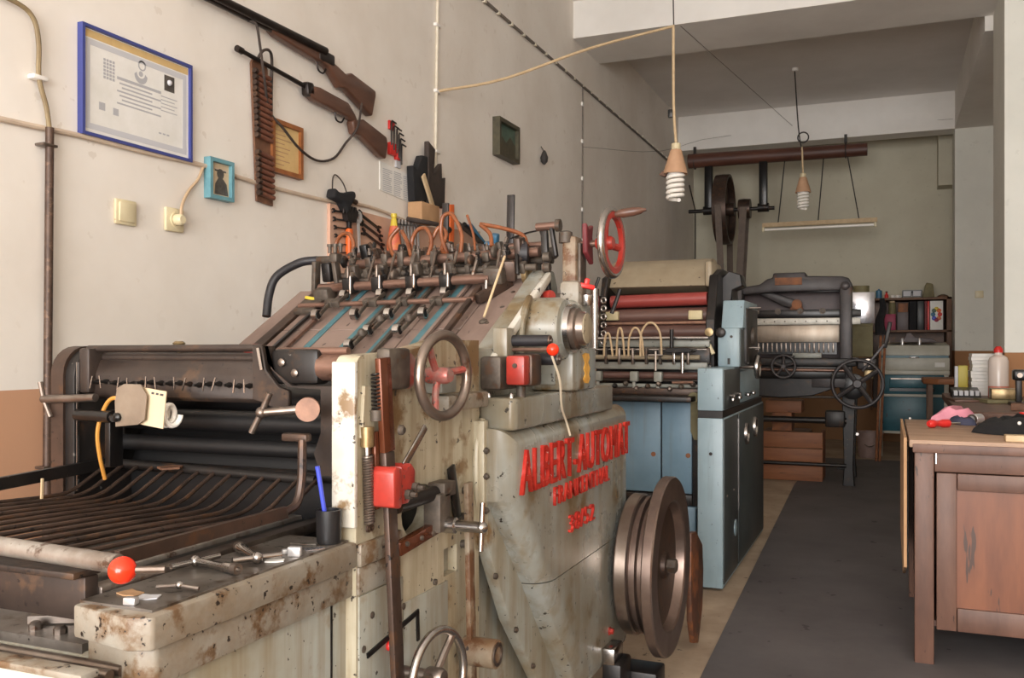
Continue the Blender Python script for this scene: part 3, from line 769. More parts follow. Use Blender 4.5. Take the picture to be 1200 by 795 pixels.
# --- base body, table slab and lower deck
MB().bx(-1.56, -0.917, 0.955, 1.97, 0.0, 0.67, 0.01).build('base_body', 'body_enamel', P)
MB().bx(-1.52, -0.93, 1.97, 2.92, 0.0, 0.93, 0.01).build('rear_body', 'body_enamel', P)
tb = MB()
tb.prism([(-1.04, 0.935), (-0.925, 0.915), (-0.892, 0.93), (-0.892, 1.43), (-1.045, 1.43)], 'z', 0.700, 0.746, bev=0.005, seg=2)
slab = tb.build('table_slab', 'rusty_lip', P)
MB().prism([(-1.03, 0.95), (-0.925, 0.934), (-0.903, 0.948), (-0.903, 1.44), (-1.04, 1.44)], 'z', 0.645, 0.700, bev=0.005, seg=2).build('table_lip', 'rusty_lip', P)
MB().bx(-1.038, -0.908, 0.945, 1.425, 0.746, 0.7495).build('table_plate', 'greasy_plate', P)
MB().bx(-0.897, -0.884, 1.43, 1.585, 0.700, 0.742, 0.004).build('table_lip', 'rusty_lip', P)
MB().bx(-0.897, -0.888, 1.43, 1.585, 0.648, 0.700, 0.004).build('table_lip', 'rusty_lip', P)
MB().bx(-0.8955, -0.8915, 1.436, 1.60, 0.02, 0.645, 0.002).build('lower_panel', 'body_enamel', P)
MB().bx(-0.8955, -0.8915, 1.604, 1.80, 0.02, 0.59, 0.002).build('lower_panel', 'body_enamel', P)
# slide rails and platform beside the slab
for x0, x1, m, z in ((-1.075, -1.045, 'steel', 0.756), (-1.115, -1.082, 'greasy_black', 0.748), (-1.15, -1.12, 'worn_rail', 0.754)):
    MB().bx(x0, x1, 0.99, 1.60, z - 0.02, z, 0.002).build('slide_rail', m, P)
MB().bx(-1.56, -1.05, 0.96, 1.66, 0.665, 0.682).build('platform', 'greasy_plate', P)
MB().bx(-1.56, -1.05, 0.965, 0.99, 0.712, 0.775, 0.003).build('front_ledge', 'beam_brown', P)
MB().bx(-1.56, -1.05, 0.945, 0.995, 0.775, 0.785, 0.002).build('front_ledge', 'beam_brown', P)
MB().bx(-1.60, -0.935, 0.858, 0.873, 0.10, 0.682, 0.003).build('apron_plate', 'white_enamel', P)
MB().bx(-1.60, -0.932, 0.850, 0.880, 0.680, 0.690, 0.003).build('apron_edge', 'rusty_lip', P)
MB().bx(-1.57, -0.95, 0.88, 0.955, 0.10, 0.61).build('sump', 'greasy_black', P)
for y in (0.895, 0.918, 0.940):
    MB().cyl((-1.5, y, 0.664), (-0.955, y, 0.664), 0.008, n=10).build('guide_rod', 'steel', P)
for x, y, l, a in ((-1.20, 1.0, 0.13, 0.5), (-1.40, 1.05, 0.20, 0.35)):
    MB().bar((x, y, 0.69), (x + l * math.cos(a), y + l * math.sin(a), 0.69), 0.016, 0.012).build('guide_strip', 'steel', P)
for x in (-1.12, -1.17, -1.33):
    MB().lathe((x, 0.985, 0.682), (0, 0, 1), [(0.010, 0), (0.010, 0.008), (0.006, 0.012)], 8).build('bolt', 'steel', P)
# --- delivery grate
MB().cyl((-1.56, 0.945, 0.822), (-0.968, 0.945, 0.806), 0.0135, n=16).build('grate_rail', 'worn_rail', P)
MB().cyl((-1.565, 1.50, 0.852), (-1.03, 1.50, 0.842), 0.010, n=12).build('grate_rail', 'black_iron', P)
for i in range(14):
    x = -1.555 + i * 0.0405
    zz = 0.818 - i * 0.0009
    MB().tube(smooth([(x, 0.95, zz), (x, 1.15, zz - 0.006), (x, 1.34, zz - 0.016), (x, 1.40, zz - 0.010), (x, 1.445, zz + 0.010), (x, 1.50, zz + 0.036)], 4), 0.0042, 8).build('grate_bar', 'brown_iron', P)
MB().bar((-0.975, 0.95, 0.812), (-0.975, 1.33, 0.812), 0.010, 0.020).build('grate_side', 'brown_iron', P)
g = MB()
pts = smooth([(-0.975, 1.325, 0.812), (-0.975, 1.36, 0.822), (-0.975, 1.375, 0.86), (-0.975, 1.378, 0.935)], 6)
g.tube(pts, 0.008, 8)
g.build('grate_side', 'brown_iron', P)
MB().bar((-1.565, 0.92, 0.83), (-1.565, 1.50, 0.85), 0.012, 0.024).build('grate_side', 'black_iron', P)
MB().tube(smooth([(-1.565, 1.50, 0.85), (-1.565, 1.53, 0.87), (-1.565, 1.54, 0.95)]), 0.009, 8).build('grate_side', 'black_iron', P)
MB().bx(-1.02, -0.965, 1.375, 1.395, 0.93, 0.945, 0.004).build('stop_bracket', 'brown_iron', P)
MB().tube(smooth([(-0.985, 1.385, 0.93), (-0.985, 1.385, 0.86), (-0.99, 1.38, 0.82), (-1.02, 1.37, 0.80)]), 0.0025, 6).build('stop_wire', 'steel', P)
k = MB().sphere((-0.945, 0.93, 0.803), 0.0185, 24).build('ball_knob', 'red_ball', P)
MB().cyl((-0.935, 0.935, 0.803), (-0.895, 0.955, 0.803), 0.005, n=8).build('knob_rod', 'steel', k)
MB().cyl((-0.975, 0.945, 0.806), (-0.945, 0.93, 0.803), 0.006, n=8).build('knob_rod', 'steel', k)
# --- side frames
def frame_profile():
    return [(1.43, 0.0), (1.43, 1.062)] + arc((1.455, 1.062), 0.025, PI, PI / 2, 5)[1:] + [(1.60, 1.092), (1.70, 1.105), (1.78, 1.118), (1.97, 1.118), (1.97, 0.0)]
hole = [(1.665 + 0.085 * math.cos(a) * (1 if math.cos(a) > 0 else 0.8), 0.765 + 0.055 * math.sin(a)) for a in [2 * PI * i / 16 for i in range(16)]]
hole2 = [(1.785, 0.60), (1.85, 0.60), (1.85, 0.66), (1.785, 0.66)]
MB().prism(frame_profile(), 'x', -0.940, -0.895, holes=[hole, hole2]).build('side_frame', 'cream_enamel', P)
MB().bx(-0.943, -0.893, 1.422, 1.434, 0.772, 1.075, 0.003).build('frame_edge', 'white_enamel', P)
lf = [(1.42, 0.0), (1.42, 1.04)] + arc((1.48, 1.04), 0.06, PI, PI / 2, 6)[1:] + [(1.95, 1.10), (1.95, 0.0)]
MB().prism(lf, 'x', -1.625, -1.575, bev=0.004, seg=2).build('side_frame', 'black_iron', P)
MB().prism([(p[0] - 0.006, p[1] + 0.004) for p in lf[:9]] + [(1.49, 1.085), (1.45, 1.03), (1.45, 0.0)], 'x', -1.635, -1.60).build('frame_edge', 'brown_iron', P)
MB().bx(-1.574, -1.572, 1.424, 1.43, 0.80, 1.07).build('bright_edge', 'bright_steel', P)  # bright sliver laid on the frame edge in place of its highlight
# --- impression cylinder and rollers in the dark between the frames
MB().cyl((-1.575, 1.80, 0.80), (-0.94, 1.80, 0.80), 0.225, n=48).build('impression_cylinder', 'dark_rubber', P)
for y, z, r, m in ((1.545, 0.945, 0.022, 'dark_rubber'), (1.53, 0.895, 0.017, 'dark_rubber'), (1.555, 0.84, 0.012, 'black_iron'), (1.60, 0.99, 0.026, 'dark_rubber')):
    MB().cyl((-1.575, y, z), (-0.94, y, z), r, n=20).build('roller', m, P)
MB().bx(-1.575, -0.94, 1.62, 1.95, 0.70, 0.76).build('cylinder_bed', 'greasy_black', P)
# --- front beam with clamp screws
MB().prism([(1.445, 1.0), (1.455, 0.992), (1.51, 1.01), (1.52, 1.085), (1.505, 1.088), (1.46, 1.074), (1.448, 1.045)], 'x', -1.572, -1.125, bev=0.002, seg=1).build('cross_beam', 'beam_brown', P)
MB().cyl((-1.572, 1.455, 1.098), (-1.12, 1.455, 1.100), 0.0075, n=12).build('top_rail', 'beam_brown', P)
MB().cyl((-1.572, 1.475, 1.080), (-1.12, 1.475, 1.080), 0.011, n=14).build('top_rail', 'beam_brown', P)
MB().bx(-1.572, -1.125, 1.50, 1.52, 1.085, 1.092).build('beam_lip', 'greasy_black', P)
MB().bx(-1.575, -1.545, 1.43, 1.50, 1.005, 1.10, 0.006).build('beam_end', 'beam_brown', P)
MB().prism([(-1.135, 1.104), (-1.105, 1.104), (-1.098, 1.06), (-1.06, 1.025), (-0.985, 1.022), (-0.985, 0.94), (-1.0, 0.90), (-0.985, 0.86), (-0.945, 0.86), (-0.945, 1.028), (-1.05, 1.028), (-1.09, 1.055)], 'y', 1.45, 1.47).build('beam_bracket', 'beam_brown', P)
MB().prism([(-1.135, 1.104), (-1.112, 1.104), (-1.104, 1.058), (-1.075, 1.026), (-1.05, 1.018), (-1.05, 0.985), (-1.075, 0.975), (-1.10, 0.992), (-1.135, 1.0)], 'y', 1.44, 1.452, bev=0.002, seg=1).build('beam_bracket', 'beam_brown', P)
MB().bar((-1.118, 1.436, 1.10), (-1.109, 1.436, 1.058), 0.003, 0.006).build('bright_edge', 'bright_steel', P)
MB().bx(-1.105, -0.995, 1.455, 1.50, 1.03, 1.098, 0.01).build('bearing_block', 'black_iron', P)
MB().cyl((-1.0, 1.478, 1.063), (-0.94, 1.478, 1.063), 0.026, n=20).build('beam_pipe', 'brown_pipe', P)
MB().cyl((-1.10, 1.475, 1.093), (-0.94, 1.475, 1.094), 0.008, n=12).build('beam_pipe', 'brown_pipe', P)
for x, z in ((-1.075, 1.072), (-1.045, 1.052)):
    MB().lathe((x, 1.456, z), (0, -1, 0), [(0.008, 0), (0.008, 0.006), (0.004, 0.008)], 10).build('bolt', 'steel', P)
for i in range(17):
    x = -1.535 + i * 0.0245
    tilt = random.uniform(-0.5, 0.5)
    z = 1.028 + random.uniform(-0.002, 0.002)
    s = MB().lathe((x, 1.446, z), (0, -1, 0), [(0.0055, 0), (0.0055, 0.006), (0.003, 0.012), (0.003, 0.02)], 8).build('clamp_screw', 'black_iron', P)
    if i % 3 != 2:
        MB().bar((x - 0.010 * math.sin(tilt), 1.427, z - 0.013), (x + 0.010 * math.sin(tilt), 1.427, z + 0.013), 0.0025, 0.0025, (0, 1, 0)).build('screw_pin', 'bright_steel', s)
MB().lathe((-1.36, 1.49, 1.088), (0, 0, 1), [(0.003, 0), (0.003, 0.016), (0.011, 0.018), (0.013, 0.022), (0.008, 0.026)], 14).build('brass_thumbscrew', 'brass', P)
MB().lathe((-1.175, 1.50, 1.09), (0, 0, 1), [(0.022, 0), (0.022, 0.010), (0.016, 0.016), (0.006, 0.018)], 16).build('red_cap', 'red_enamel', P)
# T handle and round end at the beam's right end
MB().cyl((-0.962, 1.375, 0.989), (-0.978, 1.40, 0.989), 0.0215, n=28).build('round_boss', 'copper_end', P)
h = MB().cyl((-0.975, 1.395, 0.989), (-1.055, 1.365, 0.982), 0.008, n=12).build('tommy_handle', 'steel', P)
MB().sphere((-1.055, 1.365, 0.982), 0.011, 14).build('tommy_boss', 'steel', h)
MB().tube([(-1.075, 1.362, 0.945), (-1.055, 1.365, 0.982), (-1.037, 1.366, 1.018)], 0.006, 10).build('tommy_bar', 'steel', h)
# left end rod with its T bar and lamp bracket
h = MB().cyl((-1.50, 1.405, 0.998), (-1.648, 1.405, 0.992), 0.0085, n=12).build('end_rod', 'steel', P)
MB().tube([(-1.655, 1.405, 1.028), (-1.645, 1.405, 0.992), (-1.625, 1.405, 0.955)], 0.005, 8).build('tommy_bar', 'steel', h)
MB().bx(-1.66, -1.635, 1.44, 1.47, 0.985, 1.015, 0.004).build('rod_bracket', 'black_iron', P)
MB().cyl((-1.545, 1.40, 0.962), (-1.43, 1.38, 0.962), 0.012, n=12).build('lamp_bracket', 'greasy_black', P)
MB().cyl((-1.43, 1.38, 0.962), (-1.39, 1.345, 0.962), 0.006, n=10).build('lamp_bracket', 'black_iron', P)
MB().bx(-1.455, -1.44, 1.385, 1.42, 0.86, 0.975, 0.003).build('lamp_bracket', 'greasy_black', P)
# --- right side mechanism
b = MB()
b.bar((-0.872, 1.486, 1.082), (-0.868, 1.497, 0.905), 0.040, 0.012, (1, 0, 0), 0.002)
b.build('lever_bar', 'varnish_bar', P)
MB().bar((-0.868, 1.497, 0.905), (-0.842, 1.505, 0.30), 0.034, 0.012, (1, 0, 0), 0.002).build('lever_bar', 'brown_iron', P)
MB().bar((-0.880, 1.472, 0.945), (-0.880, 1.478, 0.80), 0.018, 0.010, (1, 0, 0), 0.002).build('link_bar', 'varnish_bar', P)
MB().helix((-0.878, 1.472, 1.055), (-0.878, 1.475, 0.985), 0.009, 0.002, 10).build('coil_spring', 'black_iron', P)
MB().cyl((-0.879, 1.475, 0.985), (-0.879, 1.476, 0.965), 0.012, n=12).build('spring_seat', 'dusty_iron', P)
MB().cyl((-0.885, 1.452, 0.955), (-0.885, 1.452, 0.918), 0.013, n=16).build('brass_cap', 'brass', P)
MB().tube([(-0.885, 1.452, 0.918), (-0.885, 1.453, 0.90)], 0.006, 8).build('spring_hook', 'bright_steel', P)
MB().helix((-0.885, 1.453, 0.902), (-0.885, 1.46, 0.775), 0.0085, 0.0026, 26).build('coil_spring', 'steel', P)
for dy in (-0.005, 0.006):
    MB().ring((-0.885, 1.458 + dy, 0.767), (1, 0, 0), 0.004, 0.007, 0.004, 12).build('spring_hook', 'brown_iron', P)
b = MB()
b.prism([(1.458, 0.808), (1.482, 0.802), (1.49, 0.806), (1.49, 0.876), (1.468, 0.882), (1.458, 0.872)], 'x', -0.885, -0.832, bev=0.004, seg=2)
b.build('red_clamp', 'red_enamel', P)
b = MB().prism([(1.492, 0.808), (1.52, 0.806), (1.545, 0.826), (1.55, 0.865), (1.532, 0.882), (1.51, 0.868), (1.494, 0.880)], 'x', -0.885, -0.836, bev=0.004, seg=2)
b.build('red_clamp', 'red_enamel', P)
for y, z in ((1.512, 0.825), (1.54, 0.834)):
    MB().lathe((-0.836, y, z), (1, 0, 0), [(0.010, 0), (0.010, 0.010), (0.005, 0.010), (0.005, 0.022)], 6).build('clamp_nut', 'dusty_iron', P)
MB().bar((-0.852, 1.53, 0.875), (-0.842, 1.60, 0.945), 0.017, 0.006, (1, 0, 0), 0.004).build('bright_lever', 'bright_steel', P)
MB().lathe((-0.852, 1.515, 0.945), (1, 0, 0), [(0.010, 0), (0.010, 0.006), (0.006, 0.01)], 10).build('bolt', 'dusty_iron', P)
MB().prism([(1.44, 0.935), (1.50, 0.935), (1.51, 0.965), (1.48, 1.03), (1.45, 1.03)], 'x', -0.896, -0.888).build('paint_patch', 'cream_enamel', P)
MB().bx(-0.897, -0.865, 1.50, 1.585, 1.02, 1.10, 0.008).build('shaft_bearing', 'dusty_iron', P)
MB().lathe((-0.897, 1.59, 1.055), (1, 0, 0), [(0.036, 0), (0.036, 0.022), (0.024, 0.026)], 20).build('shaft_bearing', 'worn_red', P)
# first hand wheel
hw = handwheel(P, 'handwheel', (-0.818, 1.632, 1.045), (1, -0.16, 0.0), 0.081, 0.0105, 3, 'wheel_steel', 'worn_red', 0.017, 0.06, a0=0.15, dish=0.014, spoke_r=0.0075)
MB().cyl((-0.895, 1.632, 1.045), (-0.83, 1.632, 1.045), 0.012, n=12).build('wheel_shaft', 'steel', P)
MB().bx(-0.90, -0.85, 1.69, 1.76, 1.005, 1.045, 0.006).build('gear_block', 'grey_paint', P)
MB().bx(-0.90, -0.86, 1.79, 1.86, 1.04, 1.058, 0.003).build('gear_block', 'steel', P)
MB().bx(-0.90, -0.85, 1.72, 1.93, 0.965, 1.0, 0.006).build('gear_block', 'rusty_lip', P)
# shaft, bracket and chrome T handle in the frame opening
MB().bx(-1.02, -0.945, 1.55, 1.90, 0.58, 0.90).build('gear_cavity', 'greasy_black', P)
MB().cyl((-0.874, 1.54, 0.795), (-0.868, 1.73, 0.800), 0.015, n=16).build('cross_shaft', 'black_iron', P)
MB().bx(-0.885, -0.845, 1.69, 1.745, 0.79, 0.82, 0.003).build('shaft_collar', 'dusty_iron', P)
MB().bar((-0.872, 1.54, 0.712), (-0.872, 1.72, 0.728), 0.018, 0.026, (0, 0, 1), 0.002).build('bracket_bar', 'varnish_bar', P)
for y in (1.56, 1.62, 1.67):
    MB().lathe((-0.863, y, 0.72), (1, 0, 0), [(0.005, 0), (0.005, 0.005)], 8).build('bolt', 'dusty_iron', P)
MB().bx(-0.885, -0.845, 1.67, 1.72, 0.72, 0.80, 0.004).build('bracket_block', 'dusty_iron', P)
h = MB().lathe((-0.872, 1.705, 0.732), (1, 0, 0), [(0.017, 0), (0.017, 0.045), (0.012, 0.048), (0.012, 0.10)], 16).build('tommy_handle', 'bright_steel', P)
MB().sphere((-0.768, 1.705, 0.732), 0.013, 14).build('tommy_boss', 'bright_steel', h)
MB().tube([(-0.768, 1.70, 0.685), (-0.768, 1.705, 0.732), (-0.768, 1.71, 0.782)], 0.0055, 10).build('tommy_bar', 'bright_steel', h)
MB().bar((-0.864, 1.845, 0.80), (-0.864, 1.87, 0.25), 0.028, 0.012, (1, 0, 0), 0.002).build('guide_bar', 'rust_bar', P)
MB().bar((-0.885, 1.80, 0.84), (-0.885, 1.835, 0.72), 0.030, 0.008, (1, 0, 0), 0.002).build('guide_bar', 'greasy_black', P)
for y, z in ((1.86, 0.72), (1.875, 0.655), (1.90, 0.64), (1.885, 0.775)):
    MB().lathe((-0.895, y, z), (1, 0, 0), [(0.009, 0), (0.009, 0.012), (0.005, 0.016)], 10).build('bolt', 'dusty_iron', P)
MB().cyl((-0.88, 1.86, 0.42), (-0.80, 1.86, 0.42), 0.032, n=24).build('round_boss', 'rust_bar', P)
MB().ring((-0.80, 1.86, 0.42), (1, 0, 0), 0.018, 0.026, 0.003, 20).build('boss_ring', 'steel', P)
# side panel with cut-out line and its lower hand wheel
MB().bx(-0.918, -0.9155, 1.38, 1.385, 0.05, 0.64).build('panel_seam', 'greasy_black', P)
MB().bar((-0.890, 1.46, 0.53), (-0.890, 1.66, 0.56), 0.004, 0.010, (0, 0, 1)).build('panel_slot', 'greasy_black', P)
MB().bar((-0.890, 1.655, 0.56), (-0.890, 1.658, 0.50), 0.004, 0.010, (0, 1, 0)).build('panel_slot', 'greasy_black', P)
for y, z in ((1.45, 0.545), (1.60, 0.585), (1.74, 0.60), (1.48, 0.60)):
    MB().lathe((-0.896, y, z), (1, 0, 0), [(0.007, 0), (0.007, 0.006), (0.003, 0.008)], 8).build('bolt', 'dusty_iron', P)
handwheel(P, 'handwheel', (-0.800, 1.575, 0.465), (1, -0.12, 0.05), 0.088, 0.0085, 3, 'bright_steel', 'steel', 0.018, 0.04, a0=0.9, dish=0.008, spoke_r=0.008)
MB().cyl((-0.88, 1.575, 0.465), (-0.80, 1.575, 0.465), 0.012, n=12).build('wheel_shaft', 'steel', P)
for y, z in ((1.49, 0.535), (1.505, 0.54), (1.52, 0.537)):
    MB().sphere((-0.888, y + 0.05, z - 0.01), 0.010, 10).build('red_knob', 'plastic_red', P)
# --- the lettered cover and lower cover
up = [(1.955, 0.91), (1.955, 0.74), (2.17, 0.499), (2.985, 0.499), (2.985, 0.91)]
MB().prism(up, 'x', -0.945, -0.80, bev=0.055, seg=8, bev_side=-0.80, skip=0.499).build('lettered_cover', 'grey_enamel', P)
lo = [(2.172, 0.496), (2.50, 0.10), (2.985, 0.10), (2.985, 0.496)]
MB().prism(lo, 'x', -0.945, -0.80, bev=0.055, seg=8, bev_side=-0.80, skip=0.496).build('lower_cover', 'grey_enamel', P)
MB().prism([(1.955, 0.80), (1.96, 0.64), (2.10, 0.42), (2.45, 0.04), (2.60, 0.04), (2.30, 0.45), (2.1, 0.66)], 'x', -0.90, -0.868, bev=0.004, seg=2).build('cover_flange', 'body_enamel', P)
for y, z in ((2.0, 0.555), (2.13, 0.39), (2.25, 0.26), (2.36, 0.13)):
    MB().lathe((-0.868, y, z), (1, 0, 0), [(0.008, 0), (0.008, 0.006), (0.004, 0.009)], 8).build('bolt', 'dusty_iron', P)
MB().bx(-0.90, -0.868, 1.94, 1.965, 0.66, 0.93, 0.003).build('cover_flange', 'cream_enamel', P)
MB().tube(smooth([(-0.888, 1.952, 0.70), (-0.888, 1.94, 0.80), (-0.888, 1.945, 0.88), (-0.888, 1.975, 0.93)]), 0.008, 8).build('cover_bead', 'cream_enamel', P)
for z in (0.72, 0.80, 0.86):
    MB().lathe((-0.87, 1.948, z), (1, -0.3, 0), [(0.008, 0), (0.008, 0.006), (0.004, 0.012)], 8).build('bolt', 'dusty_iron', P)
lettering('raised_letters', 'ALBERT-AUTOMAT', 'red_letter', P, -0.801, 1.992, 2.955, 0.752, 0.106, 0.010)
lettering('raised_letters', 'FRANKENTHAL', 'red_letter', P, -0.801, 2.225, 2.725, 0.692, 0.047, 0.008)
lettering('raised_numbers', '38/52', 'red_letter', P, -0.801, 2.345, 2.57, 0.598, 0.048, 0.008)
MB().lathe((-0.80, 2.74, 0.22), (1, 0, 0), [(0.013, 0), (0.013, 0.004), (0.009, 0.004), (0.009, 0.014)], 6).build('red_bolt', 'red_enamel', P)
# --- plinth and gear housing on top of the cover
MB().prism([(-0.90, 1.985), (-0.815, 1.975), (-0.805, 1.99), (-0.805, 2.80), (-0.90, 2.80)], 'z', 0.905, 0.982, bev=0.008, seg=3).build('plinth', 'grey_enamel', P)
MB().bx(-0.95, -0.785, 2.345, 2.56, 0.982, 1.10, 0.012).build('gear_housing', 'grey_enamel', P)
MB().bx(-0.95, -0.90, 1.97, 2.345, 0.93, 1.10, 0.01).build('gear_housing', 'grey_enamel', P)
MB().bx(-0.90, -0.835, 2.338, 2.346, 1.00, 1.085, 0.004).build('housing_panel', 'grey_paint', P)
MB().lathe((-0.945, 2.33, 1.152), (1, 0, 0), [(0.085, 0), (0.085, 0.13), (0.078, 0.145), (0.062, 0.15), (0.060, 0.165)], 40).build('gear_drum', 'grey_enamel', P)
c = MB().lathe((-0.782, 2.33, 1.152), (1, 0, 0), [(0.056, 0), (0.056, 0.018), (0.046, 0.022), (0.044, 0.040)], 32).build('drum_cap', 'wheel_steel', P)
MB().lathe((-0.745, 2.33, 1.152), (1, 0, 0), [(0.042, 0), (0.040, 0.006), (0.02, 0.010)], 28).build('cap_window', 'beige_cover', c)
MB().ring((-0.79, 2.33, 1.152), (1, 0, 0), 0.057, 0.066, 0.014, 36).build('cap_ring', 'bright_steel', c)
sp = [(1.99, 1.0), (1.985, 1.035), (2.02, 1.062), (2.16, 1.145), (2.32, 1.235), (2.44, 1.31), (2.47, 1.325), (2.53, 1.325), (2.56, 1.28), (2.58, 1.10), (2.58, 0.95), (1.99, 0.95)]
MB().prism(sp, 'x', -0.955, -0.905, bev=0.006, seg=2).build('feeder_cheek', 'grey_enamel', P)
MB().prism([(2.0, 1.05), (2.16, 1.15), (2.32, 1.245), (2.45, 1.318), (2.45, 1.29), (2.32, 1.215), (2.16, 1.12), (2.0, 1.02)], 'x', -0.905, -0.885, bev=0.006, seg=2).build('cheek_rib', 'white_enamel', P)
MB().tube(smooth([(-0.895, 2.30, 1.235), (-0.885, 2.25, 1.21), (-0.885, 2.215, 1.15), (-0.885, 2.21, 1.08)]), 0.010, 8).build('cheek_rib', 'grey_enamel', P)
orn = [(2.425, 1.078), (2.435, 1.084), (2.455, 1.082), (2.46, 1.070), (2.452, 1.058), (2.462, 1.042), (2.455, 1.026), (2.462, 1.014), (2.452, 1.002), (2.435, 1.004), (2.428, 1.014), (2.438, 1.028), (2.43, 1.042), (2.438, 1.056)]
MB().prism([(2.458 + (q[0] - 2.445) * 1.7, 1.043 + (q[1] - 1.043) * 1.05) for q in orn], 'x', -0.786, -0.782).build('gold_ornament', 'gold_ornament', P)
# black cylinders, red-knobbed lever, red box
for y, z, x1, r in ((2.10, 1.118, -0.765, 0.0145), (2.15, 1.072, -0.760, 0.0155)):
    c = MB().cyl((-0.90, y, z), (x1, y, z), r, n=18).build('grip_cylinder', 'black_hose', P)
    MB().lathe((x1, y, z), (1, 0, 0), [(r * 0.9, 0), (r * 0.9, 0.004), (r * 0.4, 0.004), (r * 0.4, 0.008)], 16).build('grip_end', 'steel', c)
MB().bx(-0.90, -0.86, 2.06, 2.11, 1.05, 1.15, 0.006).build('grip_bracket', 'grey_enamel', P)
k = MB().cyl((-0.90, 2.10, 1.096), (-0.755, 2.08, 1.096), 0.005, n=8).build('lever_rod', 'brown_pipe', P)
MB().sphere((-0.748, 2.078, 1.096), 0.0155, 20).build('lever_knob', 'red_ball', k)
b = MB().bx(-0.835, -0.787, 1.99, 2.03, 1.012, 1.082, 0.006)
b.build('red_box', 'red_enamel', P)
MB().bx(-0.84, -0.782, 2.03, 2.10, 1.008, 1.086, 0.010).build('box_housing', 'brown_iron', P)
MB().bx(-0.90, -0.845, 1.985, 2.10, 1.0, 1.08, 0.008).build('box_housing', 'dusty_iron', P)
MB().lathe((-0.811, 1.992, 1.058), (0, -1, 0), [(0.006, 0), (0.006, 0.005)], 8).build('bolt', 'dusty_iron', P)
MB().bar((-0.811, 1.988, 1.044), (-0.811, 1.988, 1.0442), 0.044, 0.003, (0, 0, 1)).build('box_seam', 'maroon_book', P)
MB().lathe((-0.82, 2.05, 0.98), (0, 0, 1), [(0.012, 0), (0.012, 0.03)], 10).build('box_foot', 'dusty_iron', P)
for p in ((-0.88, 1.995, 0.982), (-0.82, 1.99, 0.982), (-0.87, 2.0, 1.0)):
    MB().lathe(p, (0, 0, 1), [(0.006, 0), (0.006, 0.008), (0.003, 0.012)], 8).build('bolt', 'bright_steel', P)
tag(MB().tube(smooth([(-0.750, 2.078, 1.08), (-0.752, 2.14, 1.02), (-0.775, 2.22, 0.95), (-0.79, 2.30, 0.905), (-0.789, 2.33, 0.865)], 4), 0.0032, 6).build('string', 'cord_string'),
    'pale string tied to the red knobbed lever of the press', 'string')
# red caps on the cheek, upright bracket with roller and the upper hand wheel
MB().lathe((-0.905, 2.43, 1.243), (1, -0.4, 0.1), [(0.016, 0), (0.018, 0.03), (0.015, 0.036)], 18).build('red_cap', 'red_enamel', P)
MB().cyl((-0.90, 2.45, 1.243), (-0.86, 2.47, 1.243), 0.014, n=14).build('cap_collar', 'dusty_iron', P)
MB().bx(-0.905, -0.80, 2.42, 2.56, 1.10, 1.235, 0.02).build('upper_housing', 'grey_enamel', P)
MB().bx(-0.86, -0.80, 2.44, 2.52, 1.22, 1.29, 0.012).build('upper_housing', 'rusty_lip', P)
t4 = MB().lathe((-0.79, 2.48, 1.22), (0, 0, 1), [(0.014, 0), (0.018, 0.012), (0.018, 0.03), (0.010, 0.034)], 14).build('tap_body', 'bright_steel', P)
MB().box((-0.79, 2.48, 1.275), (0.045, 0.022, 0.014), (0, 0.2, 0.5), 0.004).build('tap_wing', 'plastic_red', t4)
MB().box((-0.79, 2.48, 1.288), (0.014, 0.02, 0.02), (0, 0.2, 0.5), 0.004).build('tap_wing', 'plastic_red', t4)
MB().bx(-0.86, -0.815, 2.46, 2.53, 1.24, 1.42, 0.012).build('wheel_post', 'rust_bar', P)
MB().bx(-0.815, -0.805, 2.47, 2.525, 1.25, 1.40, 0.004).build('wheel_post', 'dusty_iron', P)
MB().lathe((-0.85, 2.47, 1.40), (0, 0, 1), [(0.020, 0), (0.020, 0.03), (0.012, 0.034)], 12).build('post_cap', 'dusty_iron', P)
MB().bar((-0.905, 2.47, 1.26), (-0.915, 2.47, 1.44), 0.020, 0.02, (0, 1, 0), 0.004).build('roller_arm', 'black_iron', P)
MB().bar((-0.875, 2.46, 1.36), (-0.89, 2.46, 1.45), 0.012, 0.02, (0, 1, 0), 0.004).build('roller_arm', 'black_iron', P)
MB().cyl((-0.935, 2.46, 1.448), (-0.875, 2.46, 1.45), 0.012, n=12).build('roller_pin', 'brown_pipe', P)
MB().cyl((-0.875, 2.46, 1.45), (-0.862, 2.46, 1.45), 0.018, n=14).build('roller_pin', 'dusty_iron', P)
MB().lathe((-1.0, 2.46, 1.375), (1, 0.5, 0), [(0.012, 0), (0.034, 0.008), (0.036, 0.03), (0.02, 0.038)], 20).build('round_weight', 'black_hose', P)
for dz in (0.0, 0.03):
    MB().lathe((-0.91, 2.45, 1.33 + dz), (1, 0, 0), [(0.014, 0), (0.014, 0.02)], 10).build('arm_nut', 'dusty_iron', P)
hw2 = handwheel(P, 'handwheel', (-0.722, 2.50, 1.398), (1, -0.06, 0.0), 0.092, 0.0105, 3, 'bright_steel', 'red_enamel', 0.020, 0.05, a0=2.0, dish=0.02, spoke_r=0.011)
MB().ring((-0.726, 2.50, 1.398), (1, -0.06, 0.0), 0.072, 0.088, 0.014, 36).build('red_inner_ring', 'red_enamel', hw2)
MB().cyl((-0.82, 2.50, 1.398), (-0.735, 2.50, 1.398), 0.010, n=12).build('wheel_shaft', 'brown_pipe', P)
MB().prism([(2.47, 1.37), (2.53, 1.34), (2.52, 1.42), (2.53, 1.455), (2.49, 1.44), (2.465, 1.455)], 'x', -0.80, -0.785, bev=0.003, seg=1).build('bracket_plate', 'maroon_book', P)
